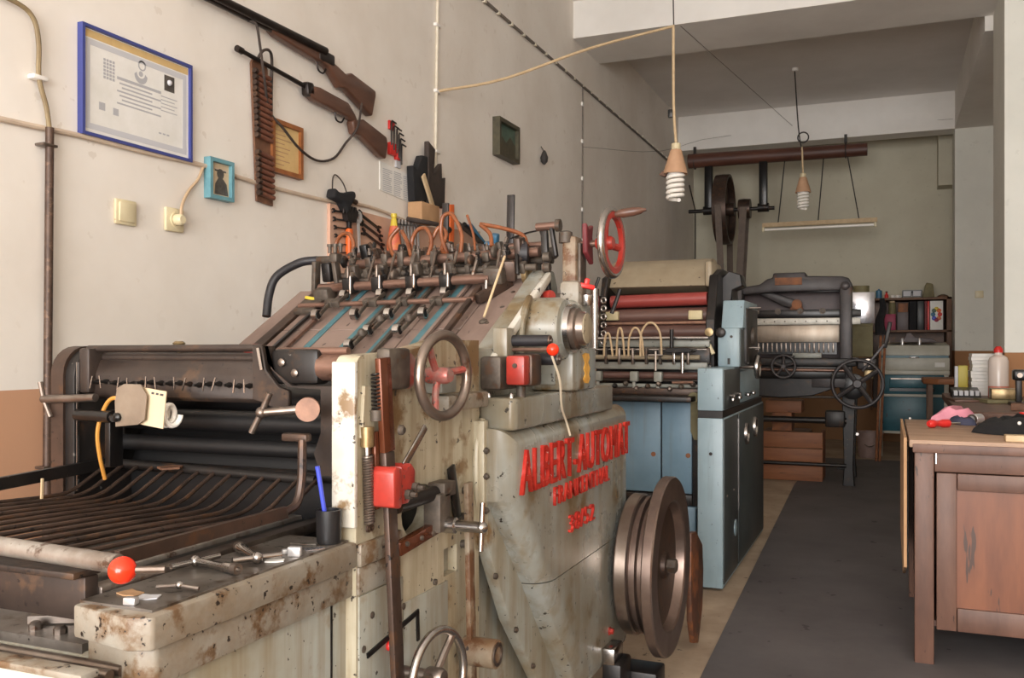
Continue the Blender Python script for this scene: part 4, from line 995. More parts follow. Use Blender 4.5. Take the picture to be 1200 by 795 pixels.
MB().lathe((-0.722, 2.50, 1.477), (1, 0.12, 0.12), [(0.006, 0), (0.008, 0.012), (0.013, 0.03), (0.013, 0.06), (0.010, 0.082), (0.006, 0.088), (0.004, 0.098)], 14).build('wooden_grip', 'gun_wood', hw2)
MB().tube([(-0.74, 2.52, 1.305), (-0.75, 2.52, 1.25)], 0.003, 6).build('split_pin', 'black_iron', P)
MB().tube(smooth([(-0.715, 2.56, 1.27), (-0.725, 2.56, 1.24), (-0.74, 2.56, 1.20)]), 0.006, 8).build('stop_lever', 'black_iron', P)

# --- feed board
def bz(y): return 1.03 + (y - 1.98) * 0.568
def onb(x, y, h=0.0):
    return Vector((x, y - h * 0.494, bz(y) + h * 0.870))
SL = math.atan(0.568)
def plank(x0, x1, y0, y1, m='old_board', th=0.014, h=0.0, name='plank'):
    L = math.hypot(y1 - y0, bz(y1) - bz(y0))
    c = onb((x0 + x1) / 2, (y0 + y1) / 2, h - th / 2)
    return MB().box(c, (x1 - x0, L, th), (SL, 0, 0), 0.0015, 1).build(name, m, P)
for x0, x1 in ((-1.62, -1.49), (-1.487, -1.345), (-1.342, -1.20), (-1.197, -1.052)):
    plank(x0, x1, 1.98, 2.192)
    plank(x0, x1, 2.195, 2.46)
plank(-1.049, -0.952, 1.93, 2.46)
plank(-1.66, -1.624, 1.98, 2.40, 'brown_iron', 0.03, 0.006, 'side_rail')
plank(-1.72, -1.664, 2.02, 2.42, 'old_board', 0.012, 0.0, 'plank')
MB().cyl((-1.05, 2.02, 1.018), (-0.952, 2.02, 1.018), 0.022, n=16).build('board_nose', 'old_board', P)
for x, wd in ((-1.475, 0.021), (-1.362, 0.018), (-1.262, 0.016), (-1.152, 0.021)):
    plank(x - wd / 2, x + wd / 2, 1.985, 2.45, 'teal_tape', 0.003, 0.003, 'feed_tape')
for x, m, y0, y1 in ((-1.53, 'brown_pipe', 2.0, 2.25), (-1.335, 'dusty_iron', 1.99, 2.40), (-1.24, 'dusty_iron', 2.02, 2.42), (-1.125, 'old_board', 2.0, 2.42), (-1.57, 'greasy_black', 2.0, 2.33)):
    a, b_ = onb(x, y0, 0.010), onb(x, y1, 0.010)
    MB().bar(a, b_, 0.010, 0.008, (0, -0.494, 0.87)).build('guide_strip', m, P)
MB().bar(onb(-1.062, 2.0, 0.018), onb(-1.062, 2.36, 0.03), 0.016, 0.014, (0, -0.494, 0.87), 0.003).build('guide_strip', 'brown_iron', P)
# rod over the board with its running wheels
MB().cyl((-1.625, 2.28, 1.226), (-1.05, 2.28, 1.234), 0.0075, n=14).build('wheel_rod', 'brown_pipe', P)
def runner(x, y, h=0.024, r=0.0165, arm=True):
    c = onb(x, y, h)
    w_ = MB().lathe(c - Vector((0.007, 0, 0)), (1, 0, 0), [(r * 0.55, 0), (r * 0.6, 0.002), (r, 0.002), (r, 0.012), (r * 0.6, 0.012), (r * 0.55, 0.014)], 18).build('running_wheel', 'tool_black', P)
    MB().ring(c - Vector((0.0085, 0, 0)), (1, 0, 0), r * 0.72, r * 1.04, 0.017, 18).build('wheel_tyre', 'bright_steel', w_)
    if arm:
        d = Vector((x, 2.28, 1.23))
        MB().bar(c + Vector((0.013, 0, 0.002)), d + Vector((0.013, 0, 0.006)), 0.006, 0.012, (0, 0, 1), 0.002).build('wheel_arm', 'dusty_iron', w_)
        MB().box(d + Vector((0.008, 0, 0.002)), (0.026, 0.026, 0.022), (SL, 0, 0), 0.004).build('arm_clamp', 'dusty_iron', w_)
for x in (-1.50, -1.375, -1.275, -1.165): runner(x, 2.345)
for x in (-1.525, -1.395, -1.285, -1.178): runner(x, 2.235)
for x, y in ((-1.30, 2.15), (-1.315, 2.08), (-1.21, 2.15)):
    runner(x, y, arm=False)
    MB().bar(onb(x + 0.014, y, 0.026), onb(x + 0.02, y + 0.12, 0.026), 0.007, 0.012, (0, 0, 1), 0.002).build('wheel_arm', 'dusty_iron', P)
    MB().lathe(onb(x + 0.016, y + 0.04, 0.03), (0, -0.4, 0.9), [(0.012, 0), (0.012, 0.008), (0.006, 0.016)], 10).build('arm_nut', 'dusty_iron', P)
MB().lathe(onb(-1.255, 2.02, 0.004), (0, -0.494, 0.87), [(0.018, 0), (0.012, 0.012), (0.004, 0.014), (0.004, 0.03)], 12).build('oil_cup', 'bright_steel', P)
# feeder shafts
MB().cyl((-1.61, 2.365, 1.283), (-1.04, 2.365, 1.297), 0.0135, n=18).build('feeder_shaft', 'brown_pipe', P)
MB().cyl((-1.60, 2.42, 1.322), (-0.92, 2.42, 1.33), 0.0095, n=14).build('feeder_shaft', 'dusty_iron', P)
MB().cyl((-1.58, 2.47, 1.362), (-0.93, 2.47, 1.378), 0.0145, n=18).build('feeder_shaft', 'brown_pipe', P)
MB().cyl((-1.62, 2.53, 1.345), (-0.91, 2.53, 1.36), 0.012, n=14).build('feeder_shaft', 'dusty_iron', P)
MB().cyl((-1.56, 2.40, 1.305), (-0.98, 2.40, 1.312), 0.006, n=10).build('feeder_shaft', 'steel', P)
MB().cyl((-1.62, 2.55, 1.40), (-0.94, 2.55, 1.408), 0.010, n=10).build('feeder_shaft', 'brown_pipe', P)
def chunk(name, c, s, rot=(0, 0, 0), m='dusty_iron', par=None):
    return MB().box(c, s, rot, min(s) * 0.2).build(name, m, par or P)
for x in (-1.50, -1.40, -1.285, -1.175):
    cl = chunk('shaft_clamp', (x, 2.365, 1.29), (0.038, 0.042, 0.048), (0.2, 0, 0), 'black_iron')
    chunk('clamp_pin', (x, 2.35, 1.325), (0.008, 0.008, 0.04), m='steel', par=cl)
    chunk('clamp_lug', (x - 0.004, 2.39, 1.33), (0.03, 0.03, 0.045), (0.3, 0, 0), par=cl)
    MB().cyl((x + 0.012, 2.345, 1.262), (x + 0.012, 2.345, 1.315), 0.004, n=8).build('clamp_pin', 'steel', cl)
for i in range(11):
    x = -1.55 + i * 0.057
    j = chunk('shaft_lug', (x, 2.47, 1.372 + random.uniform(-0.006, 0.01)), (0.022, 0.04, random.uniform(0.028, 0.05)), (0.2, 0.1 * random.uniform(-1, 1), 0))
    MB().lathe((x + 0.006, 2.455, 1.39), (0, -0.3, 1), [(0.007, 0), (0.007, 0.010), (0.004, 0.012), (0.004, 0.02)], 8).build('lug_screw', 'steel', j)
    chunk('shaft_lug', (x + 0.02, 2.42, 1.33), (0.016, 0.03, 0.03), (0.4, 0, 0))
for i in range(8):
    x = -1.53 + i * 0.07
    MB().tube([(x, 2.44, 1.385), (x + 0.006, 2.405, 1.335), (x + 0.008, 2.385, 1.302)], 0.0045, 8).build('sucker_nozzle', 'steel', P)
    MB().lathe((x + 0.008, 2.384, 1.294), (0, 0.3, 1), [(0.009, 0), (0.005, 0.010)], 10).build('sucker_cup', 'dusty_iron', P)
# brackets at both feeder ends
lb = chunk('end_bracket', (-1.60, 2.40, 1.335), (0.032, 0.04, 0.06), (0.2, 0, 0), 'black_iron')
chunk('bracket_lug', (-1.62, 2.47, 1.385), (0.03, 0.04, 0.03), m='dusty_iron', par=lb)
chunk('bracket_lug', (-1.585, 2.36, 1.262), (0.055, 0.06, 0.05), (0.3, 0, 0), par=lb)
chunk('bracket_lug', (-1.62, 2.36, 1.315), (0.014, 0.03, 0.10), (0.1, 0.1, 0), 'dusty_iron', par=lb)
chunk('bracket_lug', (-1.57, 2.40, 1.325), (0.014, 0.03, 0.08), (0.1, -0.1, 0), 'dusty_iron', par=lb)
MB().lathe((-1.545, 2.42, 1.322), (1, 0, 0), [(0.022, 0), (0.022, 0.05), (0.012, 0.055)], 16).build('bracket_drum', 'dusty_iron', lb)
chunk('bracket_plate', onb(-1.60, 2.30, 0.012), (0.07, 0.07, 0.016), (SL, 0, 0))
MB().bar((-1.655, 2.36, 1.256), (-1.60, 2.355, 1.246), 0.018, 0.01, (0, 0, 1), 0.003).build('yellow_clip', 'tool_yellow', P)
for i in range(3):
    MB().lathe((-1.63 + 0.02 * i, 2.45, 1.40), (0, 0, 1), [(0.006, 0), (0.006, 0.02), (0.009, 0.02), (0.009, 0.028)], 8).build('bolt', 'dusty_iron', P)
rb = chunk('end_bracket', (-1.03, 2.38, 1.305), (0.06, 0.05, 0.05), (0.2, 0, 0))
chunk('bracket_lug', (-1.0, 2.40, 1.32), (0.05, 0.03, 0.06), (0.3, 0, 0.2), 'brown_iron', par=rb)
MB().cyl((-1.04, 2.335, 1.235), (-1.04, 2.34, 1.29), 0.005, n=8).build('bracket_pin', 'steel', rb)
chunk('bracket_lug', (-0.985, 2.46, 1.37), (0.02, 0.05, 0.10), (0.2, 0, 0), 'brown_iron', par=rb)
MB().bar((-1.0, 2.42, 1.29), (-1.05, 2.30, 1.235), 0.022, 0.03, (0, 0, 1), 0.004).build('bracket_arm', 'brown_iron', rb)
MB().ring((-0.965, 2.44, 1.31), (1, 0, 0), 0.012, 0.026, 0.014, 20).build('bracket_ring', 'brass', rb)
MB().cyl((-1.005, 2.39, 1.36), onb(-0.998, 2.235, 0.01), 0.0035, n=8).build('gauge_rod', 'cord_beige', P)
MB().lathe(onb(-0.998, 2.225, 0.0), (0, -0.494, 0.87), [(0.012, 0), (0.012, 0.004), (0.006, 0.008)], 10).build('gauge_foot', 'dusty_iron', P)
for x, y in ((-0.975, 2.30), (-0.985, 2.22), (-0.975, 2.38)):
    MB().lathe(onb(x, y, 0.0), (0, -0.494, 0.87), [(0.006, 0), (0.006, 0.002)], 10).build('bolt', 'steel', P)
MB().tube([(-1.05, 2.54, 1.43), (-0.99, 2.54, 1.445), (-0.955, 2.54, 1.45), (-0.945, 2.54, 1.42)], 0.003, 6).build('feeler_rod', 'black_iron', P)
for i in range(16):
    x = -1.54 + i * 0.042 + random.uniform(-0.01, 0.01)
    chunk('shaft_lug', (x, 2.53 + random.uniform(-0.02, 0.02), 1.385 + random.uniform(-0.01, 0.02)), (random.uniform(0.015, 0.03), 0.03, random.uniform(0.03, 0.06)), (random.uniform(-0.4, 0.4), random.uniform(-0.3, 0.3), 0), random.choice(['dusty_iron', 'black_iron', 'brown_iron']))
# amber air hoses
def hose(pts, r=0.0065, m='orange_hose'):
    MB().tube(smooth(pts, 6), r, 10).build('air_hose', m, P)
def loop(x, w_, h_, z0=1.375, y=2.48, lean=0.0):
    hose([(x - w_ * 0.30, y, z0), (x - w_ * 0.52 + lean * 0.4, y + 0.01, z0 + h_ * 0.5), (x - w_ * 0.30 + lean, y + 0.01, z0 + h_ * 0.9), (x + lean, y + 0.01, z0 + h_), (x + w_ * 0.30 + lean, y, z0 + h_ * 0.88), (x + w_ * 0.5 + lean * 0.4, y - 0.005, z0 + h_ * 0.45), (x + w_ * 0.42, y - 0.02, z0 - 0.01)])
loop(-1.595, 0.075, 0.075, 1.39)
hose([(-1.515, 2.50, 1.43), (-1.49, 2.49, 1.405), (-1.465, 2.47, 1.375)], 0.007, 'brown_iron')
hose([(-1.41, 2.50, 1.475), (-1.435, 2.49, 1.44), (-1.425, 2.48, 1.40), (-1.395, 2.46, 1.375)])
hose([(-1.40, 2.50, 1.465), (-1.375, 2.49, 1.43), (-1.345, 2.46, 1.38)])
loop(-1.325, 0.075, 0.085, 1.385, 2.49)
hose([(-1.30, 2.50, 1.42), (-1.275, 2.51, 1.47), (-1.25, 2.51, 1.45), (-1.255, 2.49, 1.40), (-1.235, 2.47, 1.385)])
loop(-1.215, 0.075, 0.125, 1.385, 2.49, -0.02)
hose([(-1.17, 2.49, 1.50), (-1.145, 2.48, 1.44), (-1.13, 2.46, 1.39)], 0.004)
hose([(-1.13, 2.50, 1.47), (-1.095, 2.49, 1.44), (-1.08, 2.47, 1.40)])
hose([(-1.14, 2.52, 1.475), (-1.07, 2.52, 1.46), (-1.0, 2.51, 1.435), (-0.975, 2.49, 1.40)])
hose([(-1.71, 2.50, 1.385), (-1.76, 2.47, 1.375), (-1.81, 2.42, 1.33), (-1.825, 2.40, 1.27), (-1.82, 2.38, 1.20)], 0.014, 'black_hose')
MB().cyl((-1.72, 2.50, 1.385), (-1.60, 2.49, 1.382), 0.013, n=14).build('hose_pipe', 'dusty_iron', P)
MB().bar((-1.078, 2.60, 1.30), (-1.072, 2.60, 1.572), 0.024, 0.010, (0, 1, 0), 0.002).build('upright_slat', 'tool_black', P)
MB().bar((-1.30, 2.60, 1.35), (-1.296, 2.60, 1.56), 0.022, 0.010, (0, 1, 0), 0.002).build('upright_slat', 'tool_black', P)
random.seed(21)
for i in range(26):
    x = -1.58 + i * 0.0245 + random.uniform(-0.008, 0.008)
    q = random.choice(['dusty_iron', 'steel', 'brown_iron', 'black_iron', 'dusty_iron'])
    y = random.choice([2.385, 2.43, 2.455])
    z = 1.30 + (y - 2.385) * 0.9 + random.uniform(0.0, 0.02)
    if i % 3 == 0:
        MB().lathe((x, y, z), (1, 0, 0), [(0.014, 0), (0.018, 0.004), (0.018, 0.012), (0.012, 0.016)], 14).build('shaft_collar', q, P)
    elif i % 3 == 1:
        MB().bar((x, y, z - 0.01), (x + random.uniform(-0.012, 0.012), y + 0.02, z + 0.05), 0.008, 0.014, (0, 1, 0), 0.002).build('small_lever', q, P)
    else:
        MB().lathe((x, y - 0.01, z + 0.005), (0, -0.5, 0.8), [(0.008, 0), (0.008, 0.012), (0.004, 0.014), (0.004, 0.026), (0.008, 0.027), (0.008, 0.031)], 8).build('set_screw', q, P)
for x, z, m in ((-1.13, 1.41, 'blue_tin'), (-1.11, 1.435, 'blue_tin'), (-1.03, 1.42, 'dusty_iron'), (-1.55, 1.41, 'bright_steel')):
    chunk('valve_block', (x, 2.56, z), (0.025, 0.025, 0.03), (0.3, 0.2, 0), m)
MB().bar((-1.60, 2.42, 0.30), (-1.60, 2.44, 1.28), 0.03, 0.05, (0, 1, 0)).build('feeder_post', 'black_iron', P)
MB().bar((-0.98, 2.55, 0.90), (-0.98, 2.55, 1.40), 0.03, 0.06, (0, 1, 0)).build('feeder_post', 'black_iron', P)
MB().bar((-1.61, 1.96, 0.9), (-1.61, 2.03, 1.04), 0.03, 0.04, (0, 1, 0)).build('feeder_post', 'black_iron', P)

# --- flywheel
FY, FZ = 2.94, 0.392
fw = MB().lathe((-0.80, FY, FZ), (1, 0, 0), [(0.05, 0), (0.05, 0.018), (0.222, 0.018), (0.226, 0.022), (0.226, 0.056), (0.222, 0.06), (0.205, 0.062), (0.205, 0.070), (0.222, 0.074), (0.222, 0.084), (0.204, 0.088), (0.204, 0.095), (0.224, 0.099), (0.224, 0.109), (0.206, 0.112), (0.206, 0.118), (0.284, 0.120), (0.288, 0.124), (0.288, 0.150), (0.284, 0.155), (0.212, 0.155), (0.206, 0.150), (0.200, 0.122), (0.06, 0.118)], 64).build('flywheel', 'flywheel_brown', P)
MB().ring((-0.776, FY, FZ), (1, 0, 0), 0.224, 0.2275, 0.032, 64).build('flywheel_band', 'band_steel', fw)
MB().lathe((-0.69, FY, FZ), (1, 0, 0), [(0.198, 0), (0.198, 0.012), (0.05, 0.014)], 48).build('flywheel_web', 'brown_iron', fw)
MB().lathe((-0.68, FY, FZ), (1, 0, 0), [(0.045, 0), (0.042, 0.018), (0.03, 0.02)], 24).build('flywheel_hub', 'brown_iron', fw)
MB().lathe((-0.662, FY, FZ), (1, 0, 0), [(0.024, 0), (0.024, 0.028), (0.018, 0.032)], 6).build('hub_nut', 'dusty_iron', fw)
gp = [(3.25, 0.44), (3.34, 0.43), (3.46, 0.36), (3.48, 0.26), (3.46, 0.12), (3.38, 0.01), (3.31, 0.03), (3.26, 0.12), (3.245, 0.25)]
MB().prism(gp, 'x', -0.665, -0.645, bev=0.004, seg=2).build('belt_guard', 'guard_rust', P)
MB().bx(-0.80, -0.76, 2.66, 2.76, 0.14, 0.19, 0.006).build('brake_block', 'bright_steel', P)
MB().bx(-0.80, -0.74, 2.66, 2.78, 0.02, 0.145, 0.008).build('brake_block', 'black_iron', P)
MB().bx(-0.80, -0.66, 2.78, 2.90, 0.0, 0.09, 0.008).build('brake_block', 'black_iron', P)

# ------------------------------------------------------------------ loose things on the press
ZT = 0.7497
t = thing('pen_cup', 'small black pen cup at the foot of the white press frame', 'pen cup', (-0.928, 1.392, ZT))
MB().lathe((-0.928, 1.392, ZT), (0, 0, 1), [(0.021, 0), (0.022, 0.004), (0.023, 0.060), (0.019, 0.060), (0.018, 0.006)], 20, cap=False).build('cup', 'plastic_black', t)
MB().lathe((-0.928, 1.392, ZT), (0, 0, 1), [(0.021, 0), (0.021, 0.005)], 20).build('cup_base', 'plastic_black', t)
t = thing('ballpoint_pen', 'blue ballpoint pen standing in the black cup', 'pen', (-0.932, 1.390, ZT + 0.006))
MB().tube([(-0.930, 1.394, ZT + 0.008), (-0.945, 1.382, ZT + 0.135)], 0.0042, 10).build('barrel', 'plastic_blue', t)
MB().cyl((-0.945, 1.382, ZT + 0.133), (-0.9456, 1.3815, ZT + 0.138), 0.0045, n=10).build('cap', 'plastic_blue', t)

def t_key(label, p, a, ln, bar, fat=0.006):
    d = Vector((math.cos(a), math.sin(a), 0))
    q = Vector((-d.y, d.x, 0))
    p = Vector(p) + Vector((0, 0, fat + 0.0015))
    t = thing('socket_key', label, 'key', (p.x, p.y, ZT), 'T keys on the press table')
    MB().lathe(p, d, [(fat, 0), (fat, ln * 0.25), (fat * 0.75, ln * 0.3), (fat * 0.75, ln)], 12).build('shank', 'bright_steel', t)
    MB().ring(p - d * 0.006, d, fat * 0.55, fat * 1.1, 0.012, 12).build('socket_end', 'steel', t)
    MB().tube([p + d * ln - q * bar, p + d * ln, p + d * ln + q * bar], fat * 0.6, 10).build('cross_bar', 'bright_steel', t)
    MB().sphere(p + d * ln, fat * 1.15, 12).build('boss', 'bright_steel', t)
    return t
t_key('chrome T key lying nearest the red ball knob', (-0.929, 1.139, ZT), 2.95, 0.095, 0.046, 0.0082)
t_key('chrome T key lying in the middle of the press table', (-1.023, 1.265, ZT), -0.60, 0.095, 0.04, 0.0088)
t = thing('wing_key', 'thin chrome wing key flat near the table corner', 'key', (-0.941, 1.034, ZT))
MB().tube(smooth([(-0.976, 1.025, ZT + 0.005), (-0.948, 1.031, ZT + 0.008), (-0.941, 1.034, ZT + 0.008), (-0.913, 1.040, ZT + 0.005)]), 0.0032, 8).build('wing', 'steel', t)
MB().sphere((-0.943, 1.034, ZT + 0.009), 0.006, 12).build('boss', 'bright_steel', t)
for i, (x, y, a, sz, lb) in enumerate(((-0.922, 1.282, 0.3, (0.022, 0.014, 0.016), 'shiny steel block standing near the pen cup'),
                                   (-0.944, 1.293, 0.9, (0.020, 0.010, 0.008), 'low steel block lying near the pen cup'),
                                   (-0.955, 0.955, 0.2, (0.018, 0.012, 0.010), 'steel block at the near corner of the press table'))):
    b = MB().box((x, y, ZT + sz[2] / 2), sz, (0, 0, a), 0.0015)
    b.box((x, y, ZT + sz[2] * 0.55), (sz[0] * 1.02, sz[1] * 0.25, sz[2] * 0.5), (0, 0, a))
    tag(b.build('steel_block', 'tool_chrome'), lb, 'block', 'steel blocks on the press table')
for i, (x, y, a, s1, s2, m, lb) in enumerate(((-0.929, 1.238, 0.4, 0.03, 0.02, 'paper_white', 'small white paper scrap on the press table'),
                                       (-0.922, 1.337, 0.9, 0.035, 0.022, 'foil', 'silver foil scrap beside the pen cup'),
                                       (-0.957, 0.990, 0.3, 0.03, 0.022, 'paper_grey', 'torn grey paper scrap by the table corner'),
                                       (-0.996, 0.996, -0.2, 0.034, 0.024, 'cardboard', 'torn brown paper scrap by the table corner'),
                                       (-0.963, 1.375, 0.1, 0.05, 0.03, 'greasy_plate', 'dull metal offcut in front of the pen cup'))):
    c, s_ = math.cos(a), math.sin(a)
    pl = [(-s1 / 2, -s2 / 2), (s1 * 0.1, -s2 * 0.6), (s1 / 2, -s2 * 0.3), (s1 * 0.42, s2 / 2), (-s1 * 0.1, s2 * 0.42), (-s1 / 2, s2 * 0.55)]
    tag(MB().prism([(x + c * p[0] - s_ * p[1], y + s_ * p[0] + c * p[1]) for p in pl], 'z', ZT + 0.0003, ZT + 0.0022).build('scrap', m), lb, 'scrap', 'scraps on the press table')
# lamp clipped to the press: metal reflector plate, card and spiral bulb
t = thing('clip_lamp', 'spiral lamp bulb behind a bent metal plate on the press beam', 'lamp', (-1.36, 1.37, 0.95))
pl = [(-1.392, 0.946), (-1.335, 0.952), (-1.318, 0.962), (-1.313, 1.008), (-1.328, 1.030), (-1.37, 1.030), (-1.388, 1.022), (-1.394, 0.995)]
MB().prism(pl, 'y', 1.352, 1.3545, bev=0.0006, seg=1).build('reflector_plate', 'tan_plate', t)
MB().lathe((-1.385, 1.352, 0.965), (0, -1, 0), [(0.009, 0), (0.009, 0.006), (0.004, 0.010)], 14).build('fixing_screw', 'greasy_black', t)
pts = []
for i in range(61):
    a = i / 60 * 2 * PI * 3
    pts.append((-1.318 + 0.012 * i / 60 * 4 - 0.02, 1.40 + math.cos(a) * 0.018, 0.968 + math.sin(a) * 0.020))
MB().tube(pts, 0.0055, 8).build('bulb', 'lamp_white', t)
MB().cyl((-1.40, 1.40, 0.968), (-1.352, 1.40, 0.968), 0.018, n=16).build('socket', 'greasy_black', t)
MB().tube(smooth([(-1.39, 1.39, 0.985), (-1.43, 1.385, 1.0), (-1.462, 1.39, 0.975), (-1.478, 1.39, 0.93), (-1.483, 1.40, 0.88), (-1.49, 1.42, 0.83)]), 0.0042, 8).build('cord', 'cord_orange', t)
t = thing('tear_off_card', 'cream calendar card tucked behind the metal plate', 'card', (-1.30, 1.36, 0.94))
c = MB().box((-1.312, 1.363, 0.985), (0.068, 0.002, 0.072), (0, 0.12, 0)).build('card', 'paper_cream', t)
for i in range(3):
    MB().box((-1.307 + i * 0.011, 1.3615, 1.013 - i * 0.0014), (0.006 + 0.002 * (i == 2), 0.0008, 0.004), (0, 0.12, 0)).build('print_mark', 'print_dark', t)
tag(MB().prism([(-1.39, 1.46), (-1.36, 1.44), (-1.34, 1.47), (-1.355, 1.50), (-1.375, 1.50)], 'z', 0.852, 0.856).build('torn_label', 'leather'),
    'torn brown label caught on the delivery grate', 'label')
tag(MB().bar((-1.528, 1.30, 0.805), (-1.526, 1.30, 0.845), 0.004, 0.004, (0, 1, 0)).build('matchstick', 'cord_beige'), 'yellow stick poking up through the delivery grate', 'stick')

# ------------------------------------------------------------------ hanging lamps, log, line shaft
def pendant(label, x, y, zb, tilt, zc, hook):
    """zb = underside of the bulb"""
    t = thing('pendant_lamp', label, 'lamp', (x, y, zb), 'spiral bulbs hanging on cords')
    pts = []
    n = 120
    for i in range(n + 1):
        k = i / n
        a = k * 2 * PI * 5.5
        r = 0.046 if k > 0.1 else 0.022 + 0.24 * k
        pts.append((x + math.cos(a) * r, y + math.sin(a) * r, zb + 0.012 + k * 0.165))
    MB().tube(pts, 0.0118, 8).build('spiral_bulb', 'lamp_white', t)
    MB().lathe((x, y, zb + 0.17), (tilt, 0, 1), [(0.074, 0), (0.066, 0.035), (0.034, 0.145), (0.026, 0.15)], 24, cap=False).build('cone_shade', 'lamp_shade', t)
    MB().lathe((x, y, zb + 0.165), (0, 0, 1), [(0.046, 0), (0.046, 0.03), (0.03, 0.05)], 18).build('bulb_base', 'plastic_white', t)
    MB().lathe((x + tilt * 0.14, y, zb + 0.312), (0, 0, 1), [(0.028, 0), (0.028, 0.042), (0.012, 0.05)], 16).build('lamp_holder', 'plastic_cream', t)
    MB().tube(smooth([(x + tilt * 0.14, y, zb + 0.355), (x - 0.01, y, zb + 0.60), (x - 0.012, y, hook)], 5), 0.0085, 8).build('cord', 'cord_beige', t)
    return t
t = pendant('nearer beige cone lamp with a spiral bulb hanging on a long cord', -1.19, 5.5, 1.985, 0.03, ZC, 3.06)
MB().tube([(-1.20, 5.5, 3.06), (-1.215, 5.5, ZC)], 0.004, 6).build('hanging_wire', 'strap', t)
MB().tube(smooth([(-1.20, 5.5, 3.055), (-1.6, 5.1, 2.85), (-2.0, 4.75, 2.62), (XL + 0.012, 4.45, 2.50)], 5), 0.008, 8).build('feed_cord', 'cord_beige', t)
MB().bx(-1.235, -1.205, 5.49, 5.51, 2.50, 2.55, 0.005).build('clamp', 'plastic_black', t)
MB().prism([(-1.285, 2.155), (-1.25, 2.14), (-1.235, 2.165), (-1.26, 2.175)], 'y', 5.47, 5.53).build('shade_scrap', 'leather', t)
tag(MB().tube([(-1.17, 5.56, 3.07), (-0.99, 10.69, 3.60)], 0.0025, 5).build('stay_wire', 'cable_grey'), 'thin stay wire from the nearer lamp to the far beam', 'wire')
t = pendant('farther beige cone lamp with a spiral bulb hanging before the log', -0.755, 9.25, 2.435, -0.01, ZC, 3.02)
MB().tube(smooth([(-0.765, 9.25, 3.0), (-0.80, 9.25, 3.25), (-0.835, 9.25, ZC)], 4), 0.007, 6).build('hanging_wire', 'cord_black', t)
MB().torus((-0.755, 9.25, 3.14), (0, 1, 0), 0.05, 0.007, 20, 6).build('cord_loop', 'cord_black', t)
MB().lathe((-0.83, 9.25, ZC - 0.03), (0, 0, 1), [(0.03, 0), (0.03, 0.03)], 14).build('ceiling_rose', 'plastic_white', t)
t = thing('log_beam', 'reddish brown log hanging under the far ceiling beam', 'log', (-1.15, 10.6, 3.18))
MB().tube(smooth([(-2.13, 10.56, 3.262), (-1.5, 10.57, 3.26), (-0.8, 10.57, 3.25), (-0.20, 10.57, 3.245)], 5), 0.085, 16, r2=0.07).build('log', 'log_wood', t)
for x in (-2.06, -0.42):
    MB().torus((x, 10.57, 3.257), (1, 0, 0), 0.086, 0.008, 20, 6).build('iron_band', 'strap', t)
    MB().bx(x - 0.015, x + 0.015, 10.56, 10.58, 3.33, 3.425).build('hanger_iron', 'black_iron', t)
t = thing('line_shaft', 'overhead line shaft with belt pulleys on two dark hangers', 'line shaft', (-1.6, 10.57, 1.6))
for x in (-1.90, -1.29):
    h = MB().bx(x - 0.045, x + 0.045, 10.53, 10.61, 2.66, 3.22, 0.012).build('hanger', 'greasy_black', t)
    MB().lathe((x - 0.06, 10.57, 2.68), (1, 0, 0), [(0.05, 0), (0.05, 0.12)], 16).build('bearing', 'black_iron', h)
MB().cyl((-2.13, 10.57, 2.68), (-1.17, 10.57, 2.67), 0.022, n=14).build('shaft', 'black_iron', t)
w1 = MB().lathe((-1.80, 10.57, 2.68), (1, 0, 0), [(0.06, 0.04), (0.355, 0.04), (0.365, 0.0), (0.395, 0.0), (0.40, 0.075), (0.395, 0.15), (0.365, 0.15), (0.355, 0.08), (0.06, 0.08)], 48).build('pulley', 'brown_iron', t)
MB().lathe((-1.83, 10.57, 2.68), (1, 0, 0), [(0.07, 0), (0.07, 0.22)], 18).build('pulley_hub', 'brown_iron', w1)
w2 = MB().lathe((-1.56, 10.57, 2.675), (1, 0, 0), [(0.11, 0), (0.115, 0.065), (0.11, 0.13)], 28).build('pulley', 'brown_iron', t)
def belt(y0, z0, y1, z1, x0, x1, wd):
    MB().bar((x0, y0, z0), (x1, y1, z1), wd * 0.7, 0.010, (0, 1, 0)).build('belt', 'belt_brown', t)
belt(10.17, 2.68, 10.35, 0.5, -1.73, -1.66, 0.10)
belt(10.97, 2.68, 10.70, 0.5, -1.73, -1.66, 0.10)
belt(10.45, 2.68, 10.40, 0.5, -1.495, -1.60, 0.11)
belt(10.69, 2.68, 10.60, 0.5, -1.495, -1.60, 0.11)
MB().lathe((-1.75, 10.50, 0.5), (1, 0, 0), [(0.17, 0), (0.175, 0.12), (0.17, 0.24)], 28).build('lower_pulley', 'brown_iron', t)
MB().bx(-1.72, -1.54, 10.40, 10.60, 0.0, 0.5, 0.01).build('motor_stand', 'black_iron', t)
t = thing('tube_light', 'long cream fluorescent tube fitting hanging on thin rods', 'tube light', (-0.70, 10.57, 2.42))
MB().prism([(10.53, 2.50), (10.61, 2.50), (10.595, 2.455), (10.545, 2.455)], 'x', -1.30, -0.10).build('housing', 'cord_beige', t)
for x in (-1.29, -0.12):
    MB().bx(x - 0.012, x + 0.012, 10.55, 10.59, 2.405, 2.46, 0.003).build('lamp_holder', 'plastic_cream', t)
MB().cyl((-1.275, 10.57, 2.428), (-0.135, 10.57, 2.428), 0.014, n=12).build('tube', 'lamp_white', t)
for x0, x1 in ((-1.13, -1.055), (-0.705, -0.645), (-0.285, -0.405)):
    MB().tube([(x0, 10.57, 2.50), ((x0 + x1) / 2, 10.57, 2.86), (x1, 10.55, 3.21)], 0.007, 6).build('hanging_rod', 'cord_black', t)

